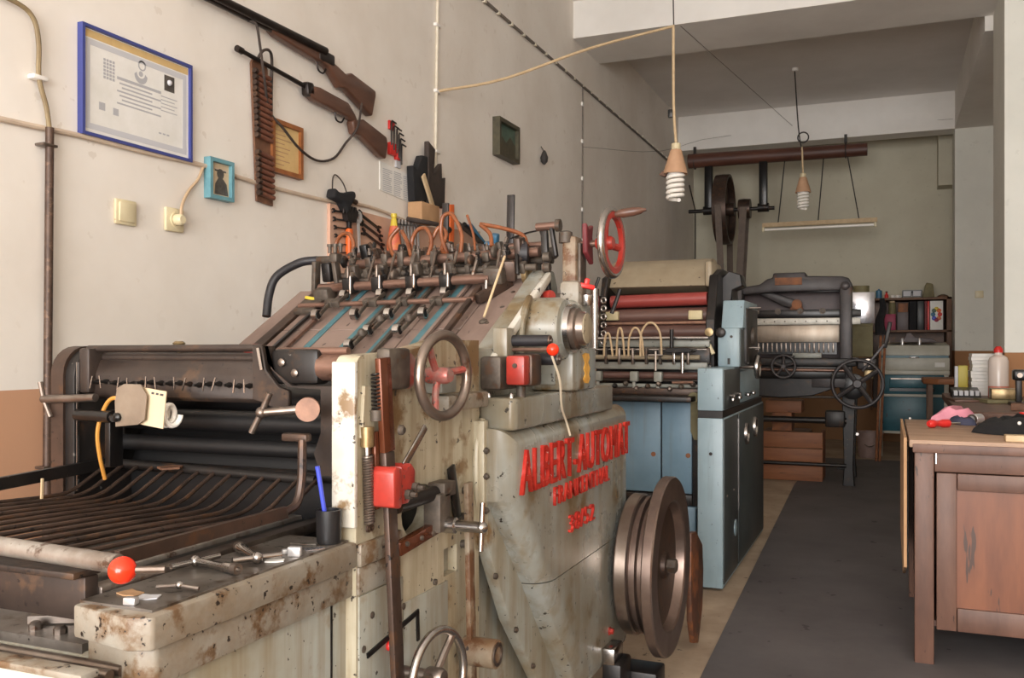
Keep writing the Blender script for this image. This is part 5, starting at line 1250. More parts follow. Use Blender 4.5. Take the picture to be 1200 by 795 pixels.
# ------------------------------------------------------------------ the blue offset press
B = thing('offset_press', 'pale blue offset press with a red roller behind the flywheel', 'printing press', (-1.05, 4.9, 0))
cab = MB().bx(-0.80, -0.685, 4.165, 5.60, 0.012, 0.782, 0.006).build('side_cabinet', 'blue_paint', B)
MB().bx(-0.798, -0.687, 4.167, 5.55, 0.782, 0.815).build('cabinet_band', 'black_iron', B)
MB().bx(-0.80, -0.685, 4.165, 4.66, 0.815, 1.008, 0.006).build('control_box', 'blue_paint', B)
MB().bx(-0.80, -0.70, 4.66, 5.55, 0.815, 0.98, 0.006).build('control_box', 'blue_paint', B)
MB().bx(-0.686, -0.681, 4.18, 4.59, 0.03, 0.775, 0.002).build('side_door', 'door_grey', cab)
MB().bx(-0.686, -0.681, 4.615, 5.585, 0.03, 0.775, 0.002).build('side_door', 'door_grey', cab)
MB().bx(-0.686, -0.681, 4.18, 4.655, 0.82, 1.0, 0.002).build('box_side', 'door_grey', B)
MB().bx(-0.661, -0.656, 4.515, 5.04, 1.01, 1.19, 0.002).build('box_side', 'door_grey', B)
MB().bx(-0.686, -0.678, 4.60, 4.606, 0.30, 0.75).build('door_edge', 'bright_steel', cab)
for y, z in ((4.86, 0.655), (5.19, 0.665)):
    h = MB().lathe((-0.681, y, z), (1, 0, 0), [(0.058, 0), (0.055, 0.012), (0.045, 0.012), (0.04, 0.003)], 24).build('door_pull', 'bright_steel', cab)
    MB().lathe((-0.681, y, z), (1, 0, 0), [(0.043, 0), (0.043, 0.004)], 20).build('pull_recess', 'greasy_black', h)
MB().lathe((-0.681, 4.50, 0.23), (1, 0, 0), [(0.04, 0), (0.04, 0.004), (0.03, 0.006)], 20).build('vent_cap', 'blue_paint', cab)
for y in (4.25, 4.45):
    MB().lathe((-0.681, y, 0.42), (1, 0, 0), [(0.006, 0), (0.006, 0.004)], 8).build('screw', 'steel', cab)
MB().lathe((-0.74, 4.165, 0.62), (0, -1, 0), [(0.008, 0), (0.008, 0.002)], 10).build('key_hole', 'black_iron', cab)
for y in (4.35, 4.55, 4.85, 5.05):
    k = MB().cyl((-0.685, y, 0.875 if y < 4.7 else 0.86), (-0.66, y, 0.875 if y < 4.7 else 0.86), 0.008, n=8).build('catch', 'bright_steel', B)
    MB().bx(-0.672, -0.66, y - 0.035, y + 0.035, 0.85, 0.866, 0.003).build('catch_lever', 'bright_steel', k)
# tower with slanted top
MB().bx(-0.765, -0.66, 4.50, 5.05, 1.008, 1.197, 0.006).build('tower', 'blue_paint', B)
MB().prism([(4.52, 1.197), (4.58, 1.335), (5.05, 1.335), (5.05, 1.197)], 'x', -0.752, -0.648, bev=0.005, seg=2).build('tower_hood', 'blue_paint', B)
MB().lathe((-0.750, 4.50, 1.175), (0, -1, 0), [(0.024, 0), (0.024, 0.016), (0.018, 0.02)], 18).build('dial_knob', 'tool_black', B)
MB().lathe((-0.70, 4.50, 1.155), (0, -1, 0), [(0.007, 0), (0.007, 0.002)], 10).build('key_hole', 'black_iron', B)
MB().bx(-0.718, -0.706, 4.496, 4.50, 1.02, 1.05).build('key_hole', 'black_iron', B)
MB().lathe((-0.815, 4.55, 1.178), (0, -1, 0), [(0.021, 0), (0.021, 0.012), (0.008, 0.014)], 16).build('brass_dial', 'brass', B)
MB().tube([(-0.81, 4.50, 1.12), (-0.785, 4.49, 1.07)], 0.010, 8).build('cream_lever', 'plastic_cream', B)
MB().bx(-0.67, -0.64, 4.62, 5.0, 1.02, 1.30, 0.01).build('tower_side', 'black_iron', B)
for z, y in ((1.30, 4.7), (1.10, 4.66)):
    MB().cyl((-0.645, y, z), (-0.585, y, z), 0.006, n=8).build('spindle', 'bright_steel', B)
MB().lathe((-0.645, 4.78, 1.16), (1, 0, 0), [(0.045, 0), (0.045, 0.02), (0.02, 0.024)], 20).build('spindle_disc', 'dusty_iron', B)
w_ = MB().lathe((-0.625, 4.78, 1.004), (1, 0, 0), [(0.045, 0.006), (0.050, 0), (0.060, 0.004), (0.062, 0.012), (0.060, 0.020), (0.050, 0.024), (0.045, 0.018)], 32).build('handwheel', 'bright_steel', B)
MB().lathe((-0.622, 4.78, 1.004), (1, 0, 0), [(0.046, 0), (0.046, 0.014), (0.014, 0.018)], 24).build('wheel_web', 'steel', w_)
MB().cyl((-0.69, 4.78, 1.004), (-0.615, 4.78, 1.004), 0.012, n=10).build('wheel_shaft', 'steel', B)
# front panels
for x0, x1 in ((-1.37, -1.025), (-1.018, -0.872)):
    MB().bx(x0, x1, 4.40, 4.42, 0.395, 0.835, 0.004).build('front_panel', 'blue_panel', B)
MB().bx(-1.37, -0.80, 4.42, 5.5, 0.02, 0.84).build('machine_bed', 'black_iron', B)
MB().bx(-1.37, -0.87, 4.395, 4.42, 0.34, 0.39, 0.004).build('front_sill', 'black_iron', B)
MB().bx(-1.37, -0.85, 4.38, 4.42, 0.0, 0.335, 0.004).build('base_panel', 'blue_panel', B)
for x in (-1.06, -0.89):
    MB().lathe((x, 4.40, 0.58), (0, -1, 0), [(0.012, 0), (0.012, 0.003)], 10).build('rust_spot', 'rust_plate', B)
MB().prism([(-0.872, 0.84), (-0.872, 0.70), (-0.855, 0.66), (-0.835, 0.66), (-0.825, 0.84)], 'y', 4.37, 4.42).build('bracket', 'khaki', B)
MB().cyl((-0.85, 4.33, 0.865), (-0.85, 4.42, 0.865), 0.026, n=16).build('bracket_boss', 'khaki', B)
MB().cyl((-0.815, 4.30, 0.30), (-0.815, 4.30, 0.98), 0.008, n=8).build('upright_rod', 'dusty_iron', B)
# feed table, cross bars and sucker tubes
MB().bx(-1.37, -0.84, 4.22, 4.48, 0.848, 0.872, 0.004).build('feed_table', 'black_iron', B)
MB().bx(-1.38, -0.82, 4.36, 4.50, 0.872, 0.905, 0.004).build('feed_bed', 'brown_iron', B)
for y, z, r, m in ((4.40, 0.915, 0.010, 'grey_paint'), (4.42, 0.965, 0.018, 'umber_roller'), (4.38, 1.055, 0.012, 'beige_cover'), (4.44, 1.148, 0.009, 'bright_steel'), (4.40, 1.092, 0.005, 'bright_steel'), (4.46, 0.94, 0.008, 'steel')):
    MB().cyl((-1.385, y, z), (-0.80 if z > 1.06 else -0.83, y, z), r, n=14).build('cross_rod', m, B)
MB().bx(-1.38, -0.80, 4.40, 4.43, 0.995, 1.03, 0.004).build('cross_bar', 'grey_paint', B)
MB().bx(-1.385, -0.80, 4.47, 4.50, 1.105, 1.14, 0.004).build('cross_bar', 'grey_paint', B)
MB().bx(-1.385, -0.80, 4.48, 4.50, 1.02, 1.10, 0.004).build('cross_bar', 'black_iron', B)
MB().bx(-1.385, -0.80, 4.52, 4.54, 0.87, 1.02, 0.004).build('cross_bar', 'greasy_black', B)
for x in (-1.335, -1.15, -1.03):
    s = MB().bx(x - 0.02, x + 0.02, 4.36, 4.40, 0.935, 0.985, 0.006).build('grip_block', 'grey_paint', B)
    MB().bx(x - 0.008, x + 0.008, 4.365, 4.38, 0.875, 0.935, 0.003).build('grip_leg', 'grey_paint', s)
for i in range(9):
    x = -1.30 + i * 0.055
    MB().lathe((x, 4.37, 0.90 + 0.012 * (i % 3)), (0, -1, 0.2), [(0.013, 0), (0.013, 0.012), (0.006, 0.02)], 12).build('feed_knob', random.choice(['steel', 'dusty_iron', 'black_iron']), B)
for i in range(8):
    x = -1.36 + i * 0.068
    MB().bx(x - 0.006, x + 0.006, 4.36, 4.39, 1.02, 1.10, 0.002).build('gripper', random.choice(['steel', 'bright_steel', 'dusty_iron']), B)
for x0, x1, h in ((-1.30, -1.255, 1.175), (-1.235, -1.195, 1.20), (-1.175, -1.10, 1.20), (-1.115, -1.01, 1.225)):
    MB().tube(smooth([(x0, 4.36, 1.06), (x0 + 0.004, 4.355, h - 0.06), ((x0 * 2 + x1) / 3, 4.35, h - 0.008), ((x0 + x1 * 2) / 3, 4.35, h - 0.008), (x1 - 0.006, 4.355, h - 0.06), (x1, 4.36, 1.06)], 6), 0.0052, 8).build('air_tube', 'cord_beige', B)
MB().prism([(-0.985, 1.088), (-0.965, 1.10), (-0.87, 1.102), (-0.84, 1.09), (-0.86, 1.078), (-0.965, 1.076)], 'y', 4.28, 4.40, bev=0.003, seg=1).build('feed_plate', 'black_iron', B)
MB().cyl((-0.905, 4.34, 0.98), (-0.905, 4.34, 1.08), 0.009, n=10).build('plate_stem', 'bright_steel', B)
MB().cyl((-0.97, 4.40, 1.10), (-0.97, 4.40, 1.19), 0.010, n=10).build('upright_rod', 'greasy_black', B)
MB().tube([(-1.07, 4.34, 1.065), (-1.0, 4.34, 1.065)], 0.005, 8).build('chrome_stop', 'bright_steel', B)
MB().tube([(-1.035, 4.34, 0.99), (-1.035, 4.34, 1.085)], 0.006, 8).build('chrome_stop', 'bright_steel', B)
MB().tube([(-0.95, 4.32, 0.935), (-0.85, 4.32, 0.937)], 0.006, 8).build('copper_handle', 'copper_end', B)
# inking unit
for x0, x1 in ((-1.40, -1.365), (-0.835, -0.79)):
    MB().prism([(4.56, 0.84), (4.56, 1.24), (4.62, 1.36), (4.66, 1.47), (4.80, 1.51), (5.30, 1.51), (5.40, 0.84)], 'x', x0, x1, bev=0.004, seg=1).build('ink_side_plate', 'black_iron', B)
MB().prism(arc((4.95, 1.28), 0.30, math.radians(152), math.radians(60), 10) + [(5.05, 1.40), (4.80, 1.39)], 'x', -1.395, -0.86, bev=0.003, seg=1).build('drum_cover', 'beige_cover', B)
MB().bx(-0.86, -0.82, 4.66, 4.95, 1.41, 1.545, 0.02).build('cover_end', 'beige_cover', B)
MB().cyl((-1.35, 4.67, 1.342), (-0.845, 4.67, 1.352), 0.034, n=24).build('ink_roller', 'red_roller', B)
MB().cyl((-1.365, 4.66, 1.262), (-0.835, 4.66, 1.268), 0.040, n=24).build('ink_roller', 'umber_roller', B)
MB().cyl((-1.365, 4.60, 1.178), (-0.835, 4.60, 1.182), 0.038, n=24).build('ink_roller', 'umber_roller', B)
MB().cyl((-1.365, 4.585, 1.225), (-0.835, 4.585, 1.228), 0.008, n=10).build('cross_rod', 'copper_end', B)
MB().cyl((-1.365, 4.80, 1.28), (-0.835, 4.80, 1.28), 0.10, n=32).build('ink_drum', 'black_iron', B)
for x in (-1.33, -0.895):
    MB().bx(x - 0.035, x + 0.035, 4.60, 4.64, 1.243, 1.29, 0.005).build('cream_block', 'cream_block', B)
MB().cyl((-1.372, 4.44, 1.05), (-1.372, 4.44, 1.40), 0.022, n=18).build('chain_guard', 'bright_steel', B)
for i in range(6):
    MB().torus((-1.325, 4.44, 1.13 + i * 0.042), (0.3, 1, 0), 0.014, 0.005, 14, 6).build('chain_link', 'bright_steel', B)
MB().bx(-1.40, -1.37, 4.50, 4.56, 1.10, 1.37, 0.006).build('guard_plate', 'greasy_black', B)
MB().bar((-1.39, 4.46, 1.37), (-1.355, 4.46, 1.46), 0.014, 0.014, (0, 1, 0), 0.003).build('guard_lever', 'black_iron', B)
MB().prism([(-0.80, 1.30), (-0.80, 1.46), (-0.76, 1.50), (-0.70, 1.48), (-0.69, 1.42), (-0.74, 1.40), (-0.75, 1.30)], 'y', 4.80, 4.95, bev=0.005, seg=1).build('rear_bracket', 'black_iron', B)

# ------------------------------------------------------------------ the black guillotine
C = thing('paper_guillotine', 'black cast iron paper guillotine with spoked handwheels', 'guillotine', (-0.7, 7.9, 0))
MB().prism([(-1.18, 1.585), (-0.96, 1.615), (-0.90, 1.66), (-0.86, 1.665), (-0.855, 1.705), (-0.605, 1.705), (-0.60, 1.675), (-0.33, 1.665), (-0.28, 1.65), (-0.255, 1.60), (-0.255, 1.555), (-0.85, 1.55), (-1.18, 1.53)], 'y', 7.62, 7.82, bev=0.012, seg=2).build('top_beam', 'cutter_iron', C)
MB().bx(-0.84, -0.63, 7.612, 7.622, 1.605, 1.665, 0.003).build('rust_patch_plate', 'rust_plate', C)
MB().bx(-1.12, -0.30, 7.84, 7.88, 1.0, 1.56, 0.006).build('back_plate', 'mauve_iron', C)
MB().bx(-0.68, -0.34, 7.66, 7.72, 1.545, 1.565, 0.004).build('beam_rail', 'greasy_black', C)
for x0, x1 in ((-0.345, -0.255), (-1.17, -1.09)):
    MB().bx(x0, x1, 7.56, 7.72, 0.86, 1.58, 0.012).build('column', 'cutter_iron', C)
MB().lathe((-0.305, 7.56, 1.585), (0, -1, 0), [(0.035, -0.1), (0.035, 0.0), (0.02, 0.01)], 16).build('column_cap', 'cutter_iron', C)
MB().prism([(-1.05, 1.575), (-0.90, 1.565), (-0.66, 1.48), (-0.64, 1.44), (-0.69, 1.42), (-0.78, 1.44), (-0.95, 1.53)], 'y', 7.70, 7.76, bev=0.008, seg=2).build('knife_arm', 'cutter_iron', C)
MB().lathe((-0.675, 7.70, 1.452), (0, -1, 0), [(0.04, 0), (0.04, 0.03), (0.018, 0.032)], 20).build('arm_pivot', 'rust_plate', C)
MB().prism([(-0.74, 1.39), (-0.62, 1.39), (-0.64, 1.44), (-0.72, 1.44)], 'y', 7.70, 7.74).build('arm_lug', 'rust_plate', C)
MB().bx(-1.12, -0.19, 7.62, 7.68, 1.345, 1.405, 0.005).build('clamp_bar', 'greasy_black', C)
for x in (-0.985, -0.815, -0.645, -0.475):
    MB().lathe((x, 7.62, 1.393), (0, -1, 0), [(0.024, 0), (0.024, 0.018), (0.012, 0.018), (0.012, 0.03)], 16).build('clamp_bolt', 'dusty_iron', C)
MB().bx(-1.12, -0.195, 7.60, 7.65, 1.285, 1.338, 0.003).build('knife_bar', 'scale_white', C)
for i in range(9):
    MB().lathe((-1.0 + i * 0.08, 7.60, 1.312), (0, -1, 0), [(0.006, 0), (0.006, 0.004)], 8).build('bar_screw', 'dusty_iron', C)
MB().bx(-1.10, -0.35, 7.63, 7.645, 1.145, 1.285, 0.002).build('knife', 'tool_steel', C)
MB().bx(-1.10, -0.37, 7.655, 7.68, 1.05, 1.15).build('comb_back', 'greasy_black', C)
for i in range(20):
    x = -1.08 + i * 0.036
    MB().bx(x - 0.006, x + 0.006, 7.63, 7.66, 1.065, 1.14, 0.002).build('comb_tooth', 'steel', C)
MB().bx(-0.70, -0.48, 7.58, 7.62, 1.02, 1.06, 0.004).build('name_plate', 'grey_paint', C)
MB().bx(-1.20, -0.22, 7.52, 8.3, 0.955, 1.02, 0.01).build('cutting_table', 'black_iron', C)
MB().bx(-1.15, -0.30, 7.54, 7.58, 0.86, 0.955, 0.006).build('table_apron', 'greasy_black', C)
MB().cyl((-1.15, 7.50, 0.93), (-0.30, 7.50, 0.925), 0.014, n=12).build('table_rod', 'brown_pipe', C)
MB().prism([(-1.15, 0.86), (-0.33, 0.86), (-0.33, 0.80), (-0.55, 0.72), (-0.80, 0.70), (-1.05, 0.72), (-1.15, 0.78)], 'y', 7.60, 7.70, bev=0.006, seg=1).build('bed_casting', 'black_iron', C)
MB().bx(-0.55, -0.30, 7.56, 7.60, 0.79, 0.93, 0.006).build('bed_casting', 'cutter_iron', C)
MB().cyl((-0.91, 7.57, 0.94), (-0.60, 7.57, 0.94), 0.006, n=8).build('guide_rod', 'brass', C)
MB().bx(-0.22, -0.08, 7.6, 7.75, 0.93, 1.02, 0.02).build('gear_bracket', 'cutter_iron', C)
h = MB().lathe((-0.14, 7.58, 0.985), (0, -1, 0), [(0.032, 0), (0.032, 0.03), (0.015, 0.032)], 18).build('gear_boss', 'steel', C)
MB().bar((-0.18, 7.55, 0.92), (-0.02, 7.55, 1.13), 0.02, 0.02, (0, 1, 0), 0.004).build('link_arm', 'cutter_iron', C)
MB().bar((-0.02, 7.57, 1.10), (0.02, 7.57, 1.30), 0.03, 0.03, (0, 1, 0), 0.006).build('link_arm', 'black_iron', C)
# hand wheels
handwheel(C, 'large_handwheel', (-0.212, 7.46, 0.825), (0, -1, 0), 0.182, 0.014, 4, 'cutter_iron', 'cutter_iron', 0.036, 0.05, a0=0.62, spoke_r=0.019)
MB().cyl((-0.212, 7.46, 0.825), (-0.212, 7.60, 0.825), 0.02, n=12).build('wheel_shaft', 'black_iron', C)
handwheel(C, 'small_handwheel', (-0.755, 7.44, 0.955), (0, -1, 0), 0.088, 0.011, 5, 'cutter_iron', 'cutter_iron', 0.02, 0.03, a0=0.3, spoke_r=0.011)
MB().cyl((-0.755, 7.44, 0.955), (-0.755, 7.58, 0.955), 0.014, n=12).build('wheel_shaft', 'black_iron', C)
MB().bx(-0.83, -0.68, 7.50, 7.56, 1.025, 1.04, 0.004).build('shaft_plate', 'cutter_iron', C)
MB().lathe((-0.25, 7.62, 0.80), (0, -1, 0), [(0.10, 0), (0.10, 0.05), (0.06, 0.06)], 24).build('gear_wheel', 'greasy_black', C)
MB().bx(-0.17, -0.10, 7.66, 7.70, 0.86, 0.93, 0.006).build('yellow_block', 'brass', C)
# legs and stretchers
for x, y in ((-0.285, 7.74), (-1.10, 7.74), (-0.285, 8.30), (-1.10, 8.30)):
    MB().prism([(x - 0.055, 0.86), (x + 0.055, 0.86), (x + 0.035, 0.15), (x + 0.045, 0.0), (x - 0.045, 0.0), (x - 0.035, 0.15)], 'y', y - 0.03, y + 0.03, bev=0.006, seg=1).build('leg', 'black_iron', C)
for z, r in ((0.52, 0.026), (0.165, 0.016)):
    MB().cyl((-1.08, 7.70, z), (-0.30, 7.70, z), r, n=14).build('stretcher', 'black_iron', C)
MB().bx(-0.46, -0.31, 7.66, 7.78, 0.47, 0.60, 0.012).build('shaft_block', 'black_iron', C)
MB().cyl((-1.10, 7.66, 0.705), (-0.36, 7.66, 0.71), 0.012, n=10).build('stretcher', 'dusty_iron', C)
MB().lathe((-0.22, 7.70, 0.42), (0, -1, 0), [(0.012, 0), (0.012, 0.01)], 8).build('bolt', 'bright_steel', C)
# below and around it
t = thing('wooden_crate', 'reddish wooden crate of boards on the floor under the guillotine', 'crate', (-0.74, 8.06, 0))
for i in range(3):
    MB().bx(-0.99, -0.49, 7.86, 7.885, 0.005 + i * 0.135, 0.135 + i * 0.135, 0.003).build('board', 'crate_wood', t)
    MB().bx(-0.515, -0.49, 7.886, 8.25, 0.005 + i * 0.135, 0.135 + i * 0.135, 0.003).build('board', 'crate_wood', t)
MB().bx(-0.99, -0.515, 7.886, 8.25, 0.36, 0.375).build('lid', 'crate_wood', t)
tag(MB().bx(-0.95, -0.66, 7.92, 8.2, 0.56, 0.66, 0.004).build('wooden_box', 'crate_wood'), 'small red-brown box above the crate under the guillotine', 'box')
tag(MB().bx(-0.97, -0.60, 7.90, 8.26, 0.376, 0.405, 0.003).build('loose_board', 'shelf_wood'), 'loose brown board lying on the wooden crate', 'board')
tag(MB().bx(-0.90, -0.74, 7.95, 8.20, 0.406, 0.559, 0.004).build('brick_block', 'rust_plate'), 'brick-red block between the crate and the small box', 'block')
t = thing('plastic_bucket', 'dull pinkish plastic bucket on the floor behind the guillotine', 'bucket', (-0.165, 9.85, 0))
MB().lathe((-0.165, 9.85, 0.0), (0, 0, 1), [(0.10, 0), (0.105, 0.01), (0.125, 0.24), (0.132, 0.24), (0.132, 0.26), (0.120, 0.26), (0.10, 0.02)], 28).build('body', 'bucket_plastic', t)
MB().tube(smooth([(-0.295, 9.85, 0.25), (-0.25, 9.80, 0.17), (-0.165, 9.71, 0.12), (-0.08, 9.80, 0.17), (-0.035, 9.85, 0.25)]), 0.005, 6).build('handle', 'steel', t)
tag(MB().box((-0.20, 8.75, 1.46), (0.19, 0.012, 0.28), (0.0, 0, 0.1), 0.003).build('zinc_plate', 'foil'), 'shiny bent metal sheet standing right of the guillotine', 'metal sheet')
t = thing('sheet_stand', 'dark drab board stand holding the shiny metal sheet', 'stand', (-0.22, 8.85, 0))
MB().bx(-0.34, -0.12, 8.80, 8.83, 1.02, 1.32, 0.004).build('board', 'khaki', t)
MB().bx(-0.345, -0.315, 8.80, 8.83, 0.0, 1.32, 0.003).build('post', 'black_iron', t)
MB().bx(-0.34, -0.12, 8.78, 8.86, 1.30, 1.325, 0.003).build('ledge', 'khaki', t)
MB().bx(-0.42, -0.26, 8.72, 9.00, 0.0, 0.03).build('foot', 'black_iron', t)
MB().cyl((-0.22, 8.83, 1.33), (-0.22, 8.83, 1.66), 0.07, n=20).build('canister', 'khaki', t)
for i, (x0, x1, lb) in enumerate(((-0.10, -0.06, 'left'), (-0.07, -0.02, 'right'))):
    tag(MB().tube([(x0, 9.5, 0.0), (x1, 9.62, 1.22)], 0.012, 8).build('wooden_stick', 'crate_wood'), lb + ' brown stick leaning beside the teal unit', 'stick')
tag(MB().tube(smooth([(-0.06, 9.6, 1.23), (-0.07, 9.6, 1.36), (-0.04, 9.62, 1.48), (-0.05, 9.65, 1.58)]), 0.05, 8, r2=0.025).build('rag_bundle', 'cloth_black'), 'dark rags hanging left of the shelf', 'rags')

# ------------------------------------------------------------------ teal plate unit and shelf
t = thing('exposure_unit', 'teal cabinet with a pale grey slanted lid at the far end', 'cabinet', (0.24, 10.3, 0))
for i, (x, y) in enumerate(((-0.065, 10.02), (0.54, 10.02), (-0.065, 10.58), (0.54, 10.58))):
    MB().bx(x - 0.02, x + 0.02, y - 0.02, y + 0.02, 0.0, 0.84, 0.003).build('leg', 'grey_lid', t)
MB().bx(-0.045, 0.52, 10.02, 10.58, 0.26, 0.61, 0.004).build('lower_panel', 'teal_paint', t)
MB().bx(-0.045, 0.52, 10.02, 10.58, 0.635, 0.83, 0.004).build('upper_panel', 'teal_paint', t)
MB().bx(-0.085, 0.56, 10.0, 10.60, 0.608, 0.635, 0.003).build('frame_rail', 'grey_lid', t)
MB().bx(-0.085, 0.56, 10.0, 10.60, 0.235, 0.26, 0.003).build('frame_rail', 'grey_lid', t)
MB().bx(0.02, 0.43, 9.96, 10.02, 0.70, 0.80, 0.008).build('control_box', 'teal_paint', t)
MB().bx(0.03, 0.42, 9.955, 9.962, 0.785, 0.797).build('control_strip', 'steel', t)
MB().bx(0.02, 0.43, 9.985, 10.02, 0.665, 0.695).build('slot', 'greasy_black', t)
MB().bx(-0.01, 0.0, 10.012, 10.02, 0.40, 0.44).build('latch', 'black_iron', t)
MB().bx(-0.085, 0.57, 9.98, 10.62, 0.83, 0.875, 0.006).build('body_rim', 'grey_lid', t)
MB().bx(-0.085, 0.57, 9.985, 10.62, 0.875, 1.0, 0.008).build('tray', 'grey_lid', t)
MB().bx(-0.075, 0.56, 10.0, 10.60, 1.0, 1.025).build('gasket', 'teal_paint', t)
MB().prism([(9.985, 1.025), (10.62, 1.025), (10.62, 1.16), (10.02, 1.125)], 'x', -0.085, 0.57, bev=0.008, seg=2).build('lid', 'grey_lid', t)
MB().bx(0.20, 0.29, 9.965, 9.99, 1.0, 1.012, 0.004).build('handle', 'bright_steel', t)
MB().bx(0.435, 0.525, 9.98, 9.986, 0.91, 0.955).build('maker_plate', 'paper_white', t)
t = thing('wall_shelf', 'brown wooden shelf unit full of goods on the back wall', 'shelf', (0.27, 11.3, 0.4))
MB().bx(-0.16, 0.65, 11.05, 11.60, 1.275, 1.30, 0.003).build('shelf_board', 'shelf_wood', t)
MB().bx(-0.16, 0.65, 11.05, 11.60, 1.635, 1.66, 0.003).build('shelf_board', 'shelf_wood', t)
MB().bx(-0.18, -0.155, 11.05, 11.60, 0.4, 1.66, 0.003).build('side_panel', 'shelf_wood', t)
MB().bx(0.60, 0.65, 11.05, 11.60, 0.4, 1.66, 0.003).build('side_panel', 'shelf_wood', t)
MB().bx(-0.16, 0.60, 11.58, 11.60, 0.4, 1.64).build('back_panel', 'brown_iron', t)
def book(label, x0, x1, z1, m, name='box_file', cat='box', y=11.08):
    return tag(MB().bx(x0, x1, y, y + 0.3, 1.3005, z1, 0.004).build(name, m), label, cat)
book('magenta box on the shelf', -0.03, 0.085, 1.48, 'magenta_book')
book('grey-white rolled sheets on the shelf beside the magenta box', 0.10, 0.215, 1.50, 'mauve_iron', 'folded_sheets', 'sheets')
book('left wide black binder on the shelf', 0.225, 0.30, 1.62, 'cloth_black', 'binder', 'binder')
book('right wide black binder on the shelf', 0.305, 0.375, 1.62, 'plastic_black', 'binder', 'binder')
book('red and green spined book beside the ink colour box', 0.38, 0.405, 1.62, 'maroon_book', 'book', 'book')
book('thin red spined book touching the ink colour box', 0.408, 0.43, 1.62, 'plastic_red', 'book', 'book')
t = thing('ink_colour_box', 'white box with a ring of colour blots on the shelf', 'box', (0.50, 11.2, 1.3005))
MB().bx(0.435, 0.565, 11.08, 11.32, 1.3005, 1.62, 0.003).build('box', 'paper_white', t)
for i, m in enumerate(('plastic_red', 'tool_orange', 'tool_yellow', 'photo_green', 'blue_tin', 'plastic_blue', 'magenta_book', 'label_red')):
    a = i * PI / 4
    MB().lathe((0.50 + 0.034 * math.cos(a), 11.08, 1.47 + 0.06 * math.sin(a)), (0, -1, 0), [(0.024, 0), (0.020, 0.003)], 12).build('colour_blot', m, t)
t = thing('small_jar', 'pale squat jar standing over the magenta box', 'jar', (0.10, 11.2, 1.4805))
MB().lathe((0.05, 11.15, 1.4805), (0, 0, 1), [(0.035, 0), (0.038, 0.01), (0.038, 0.11), (0.028, 0.13)], 16).build('glass', 'khaki', t)
MB().lathe((0.05, 11.15, 1.6105), (0, 0, 1), [(0.03, 0), (0.03, 0.018)], 16).build('lid', 'cord_beige', t)
tag(MB().bx(0.11, 0.21, 11.10, 11.30, 1.5005, 1.60, 0.004).build('brown_carton', 'rust_plate'), 'brown carton lying on the rolled sheets', 'carton')
zs = 1.6605
tag(MB().lathe((-0.09, 11.2, zs), (0, 0, 1), [(0.032, 0), (0.034, 0.01), (0.034, 0.09), (0.012, 0.10), (0.012, 0.11)], 16).build('blue_tin', 'blue_tin'), 'blue tin on the top left of the shelf', 'tin')
t = thing('red_bottle', 'small red bottle on top of the shelf', 'bottle', (0.0, 11.2, zs))
MB().lathe((-0.01, 11.2, zs), (0, 0, 1), [(0.022, 0), (0.022, 0.04), (0.010, 0.055), (0.010, 0.065)], 14).build('body', 'plastic_red', t)
MB().lathe((-0.01, 11.2, zs + 0.065), (0, 0, 1), [(0.012, 0), (0.012, 0.018)], 12).build('cap', 'maroon_book', t)
for i, x in enumerate((0.055, 0.11)):
    t = thing('white_cup', ('left' if i == 0 else 'right') + ' little white cup on top of the shelf', 'cup', (x, 11.2, zs), 'white cups on the shelf')
    MB().lathe((x, 11.2, zs), (0, 0, 1), [(0.014, 0), (0.022, 0.035), (0.020, 0.035), (0.012, 0.004)], 16).build('bowl', 'plastic_white', t)
    MB().torus((x + 0.024, 11.2, zs + 0.02), (0, 1, 0), 0.010, 0.003, 12, 6).build('handle', 'plastic_white', t)
t = thing('safety_glasses', 'dark framed goggles standing on top of the shelf', 'glasses', (0.25, 11.1, zs))
for x in (0.205, 0.305):
    fr_ = MB().prism([(x - 0.05, zs + 0.008), (x + 0.045, zs + 0.008), (x + 0.05, zs + 0.085), (x - 0.05, zs + 0.085)], 'y', 11.10, 11.115, holes=[[(x - 0.04, zs + 0.018), (x + 0.035, zs + 0.018), (x + 0.04, zs + 0.075), (x - 0.04, zs + 0.075)]]).build('rim', 'plastic_black', t)
    MB().bx(x - 0.042, x + 0.042, 11.106, 11.109, zs + 0.016, zs + 0.077).build('lens', 'paper_grey', fr_)
MB().bx(0.245, 0.265, 11.10, 11.115, zs + 0.05, zs + 0.07).build('bridge', 'plastic_black', t)
for x in (0.155, 0.355):
    MB().bar((x, 11.11, zs + 0.07), (x, 11.24, zs + 0.004), 0.006, 0.01).build('temple', 'plastic_black', t)
tag(MB().prism([(0.36, zs), (0.48, zs), (0.465, zs + 0.15), (0.40, zs + 0.165), (0.385, zs + 0.13)], 'y', 11.1, 11.22, bev=0.01).build('khaki_bag', 'khaki'), 'crumpled khaki bag on top of the shelf', 'bag')
tag(MB().lathe((0.57, 11.2, zs), (0, 0, 1), [(0.06, 0), (0.055, 0.02), (0.02, 0.035)], 16).build('cloth_bundle', 'shelf_wood'), 'flat brown bundle at the right end of the shelf top', 'bundle')
tag(MB().prism([(0.03, 1.160), (0.10, 1.175), (0.16, 1.20), (0.18, 1.25), (0.22, 1.26), (0.26, 1.21), (0.42, 1.195), (0.46, 1.17), (0.45, 1.155)], 'y', 10.15, 10.45, bev=0.015).build('cloth_heap', 'mauve_iron'), 'grey-brown cloth heap on the grey lid of the teal cabinet', 'cloth')
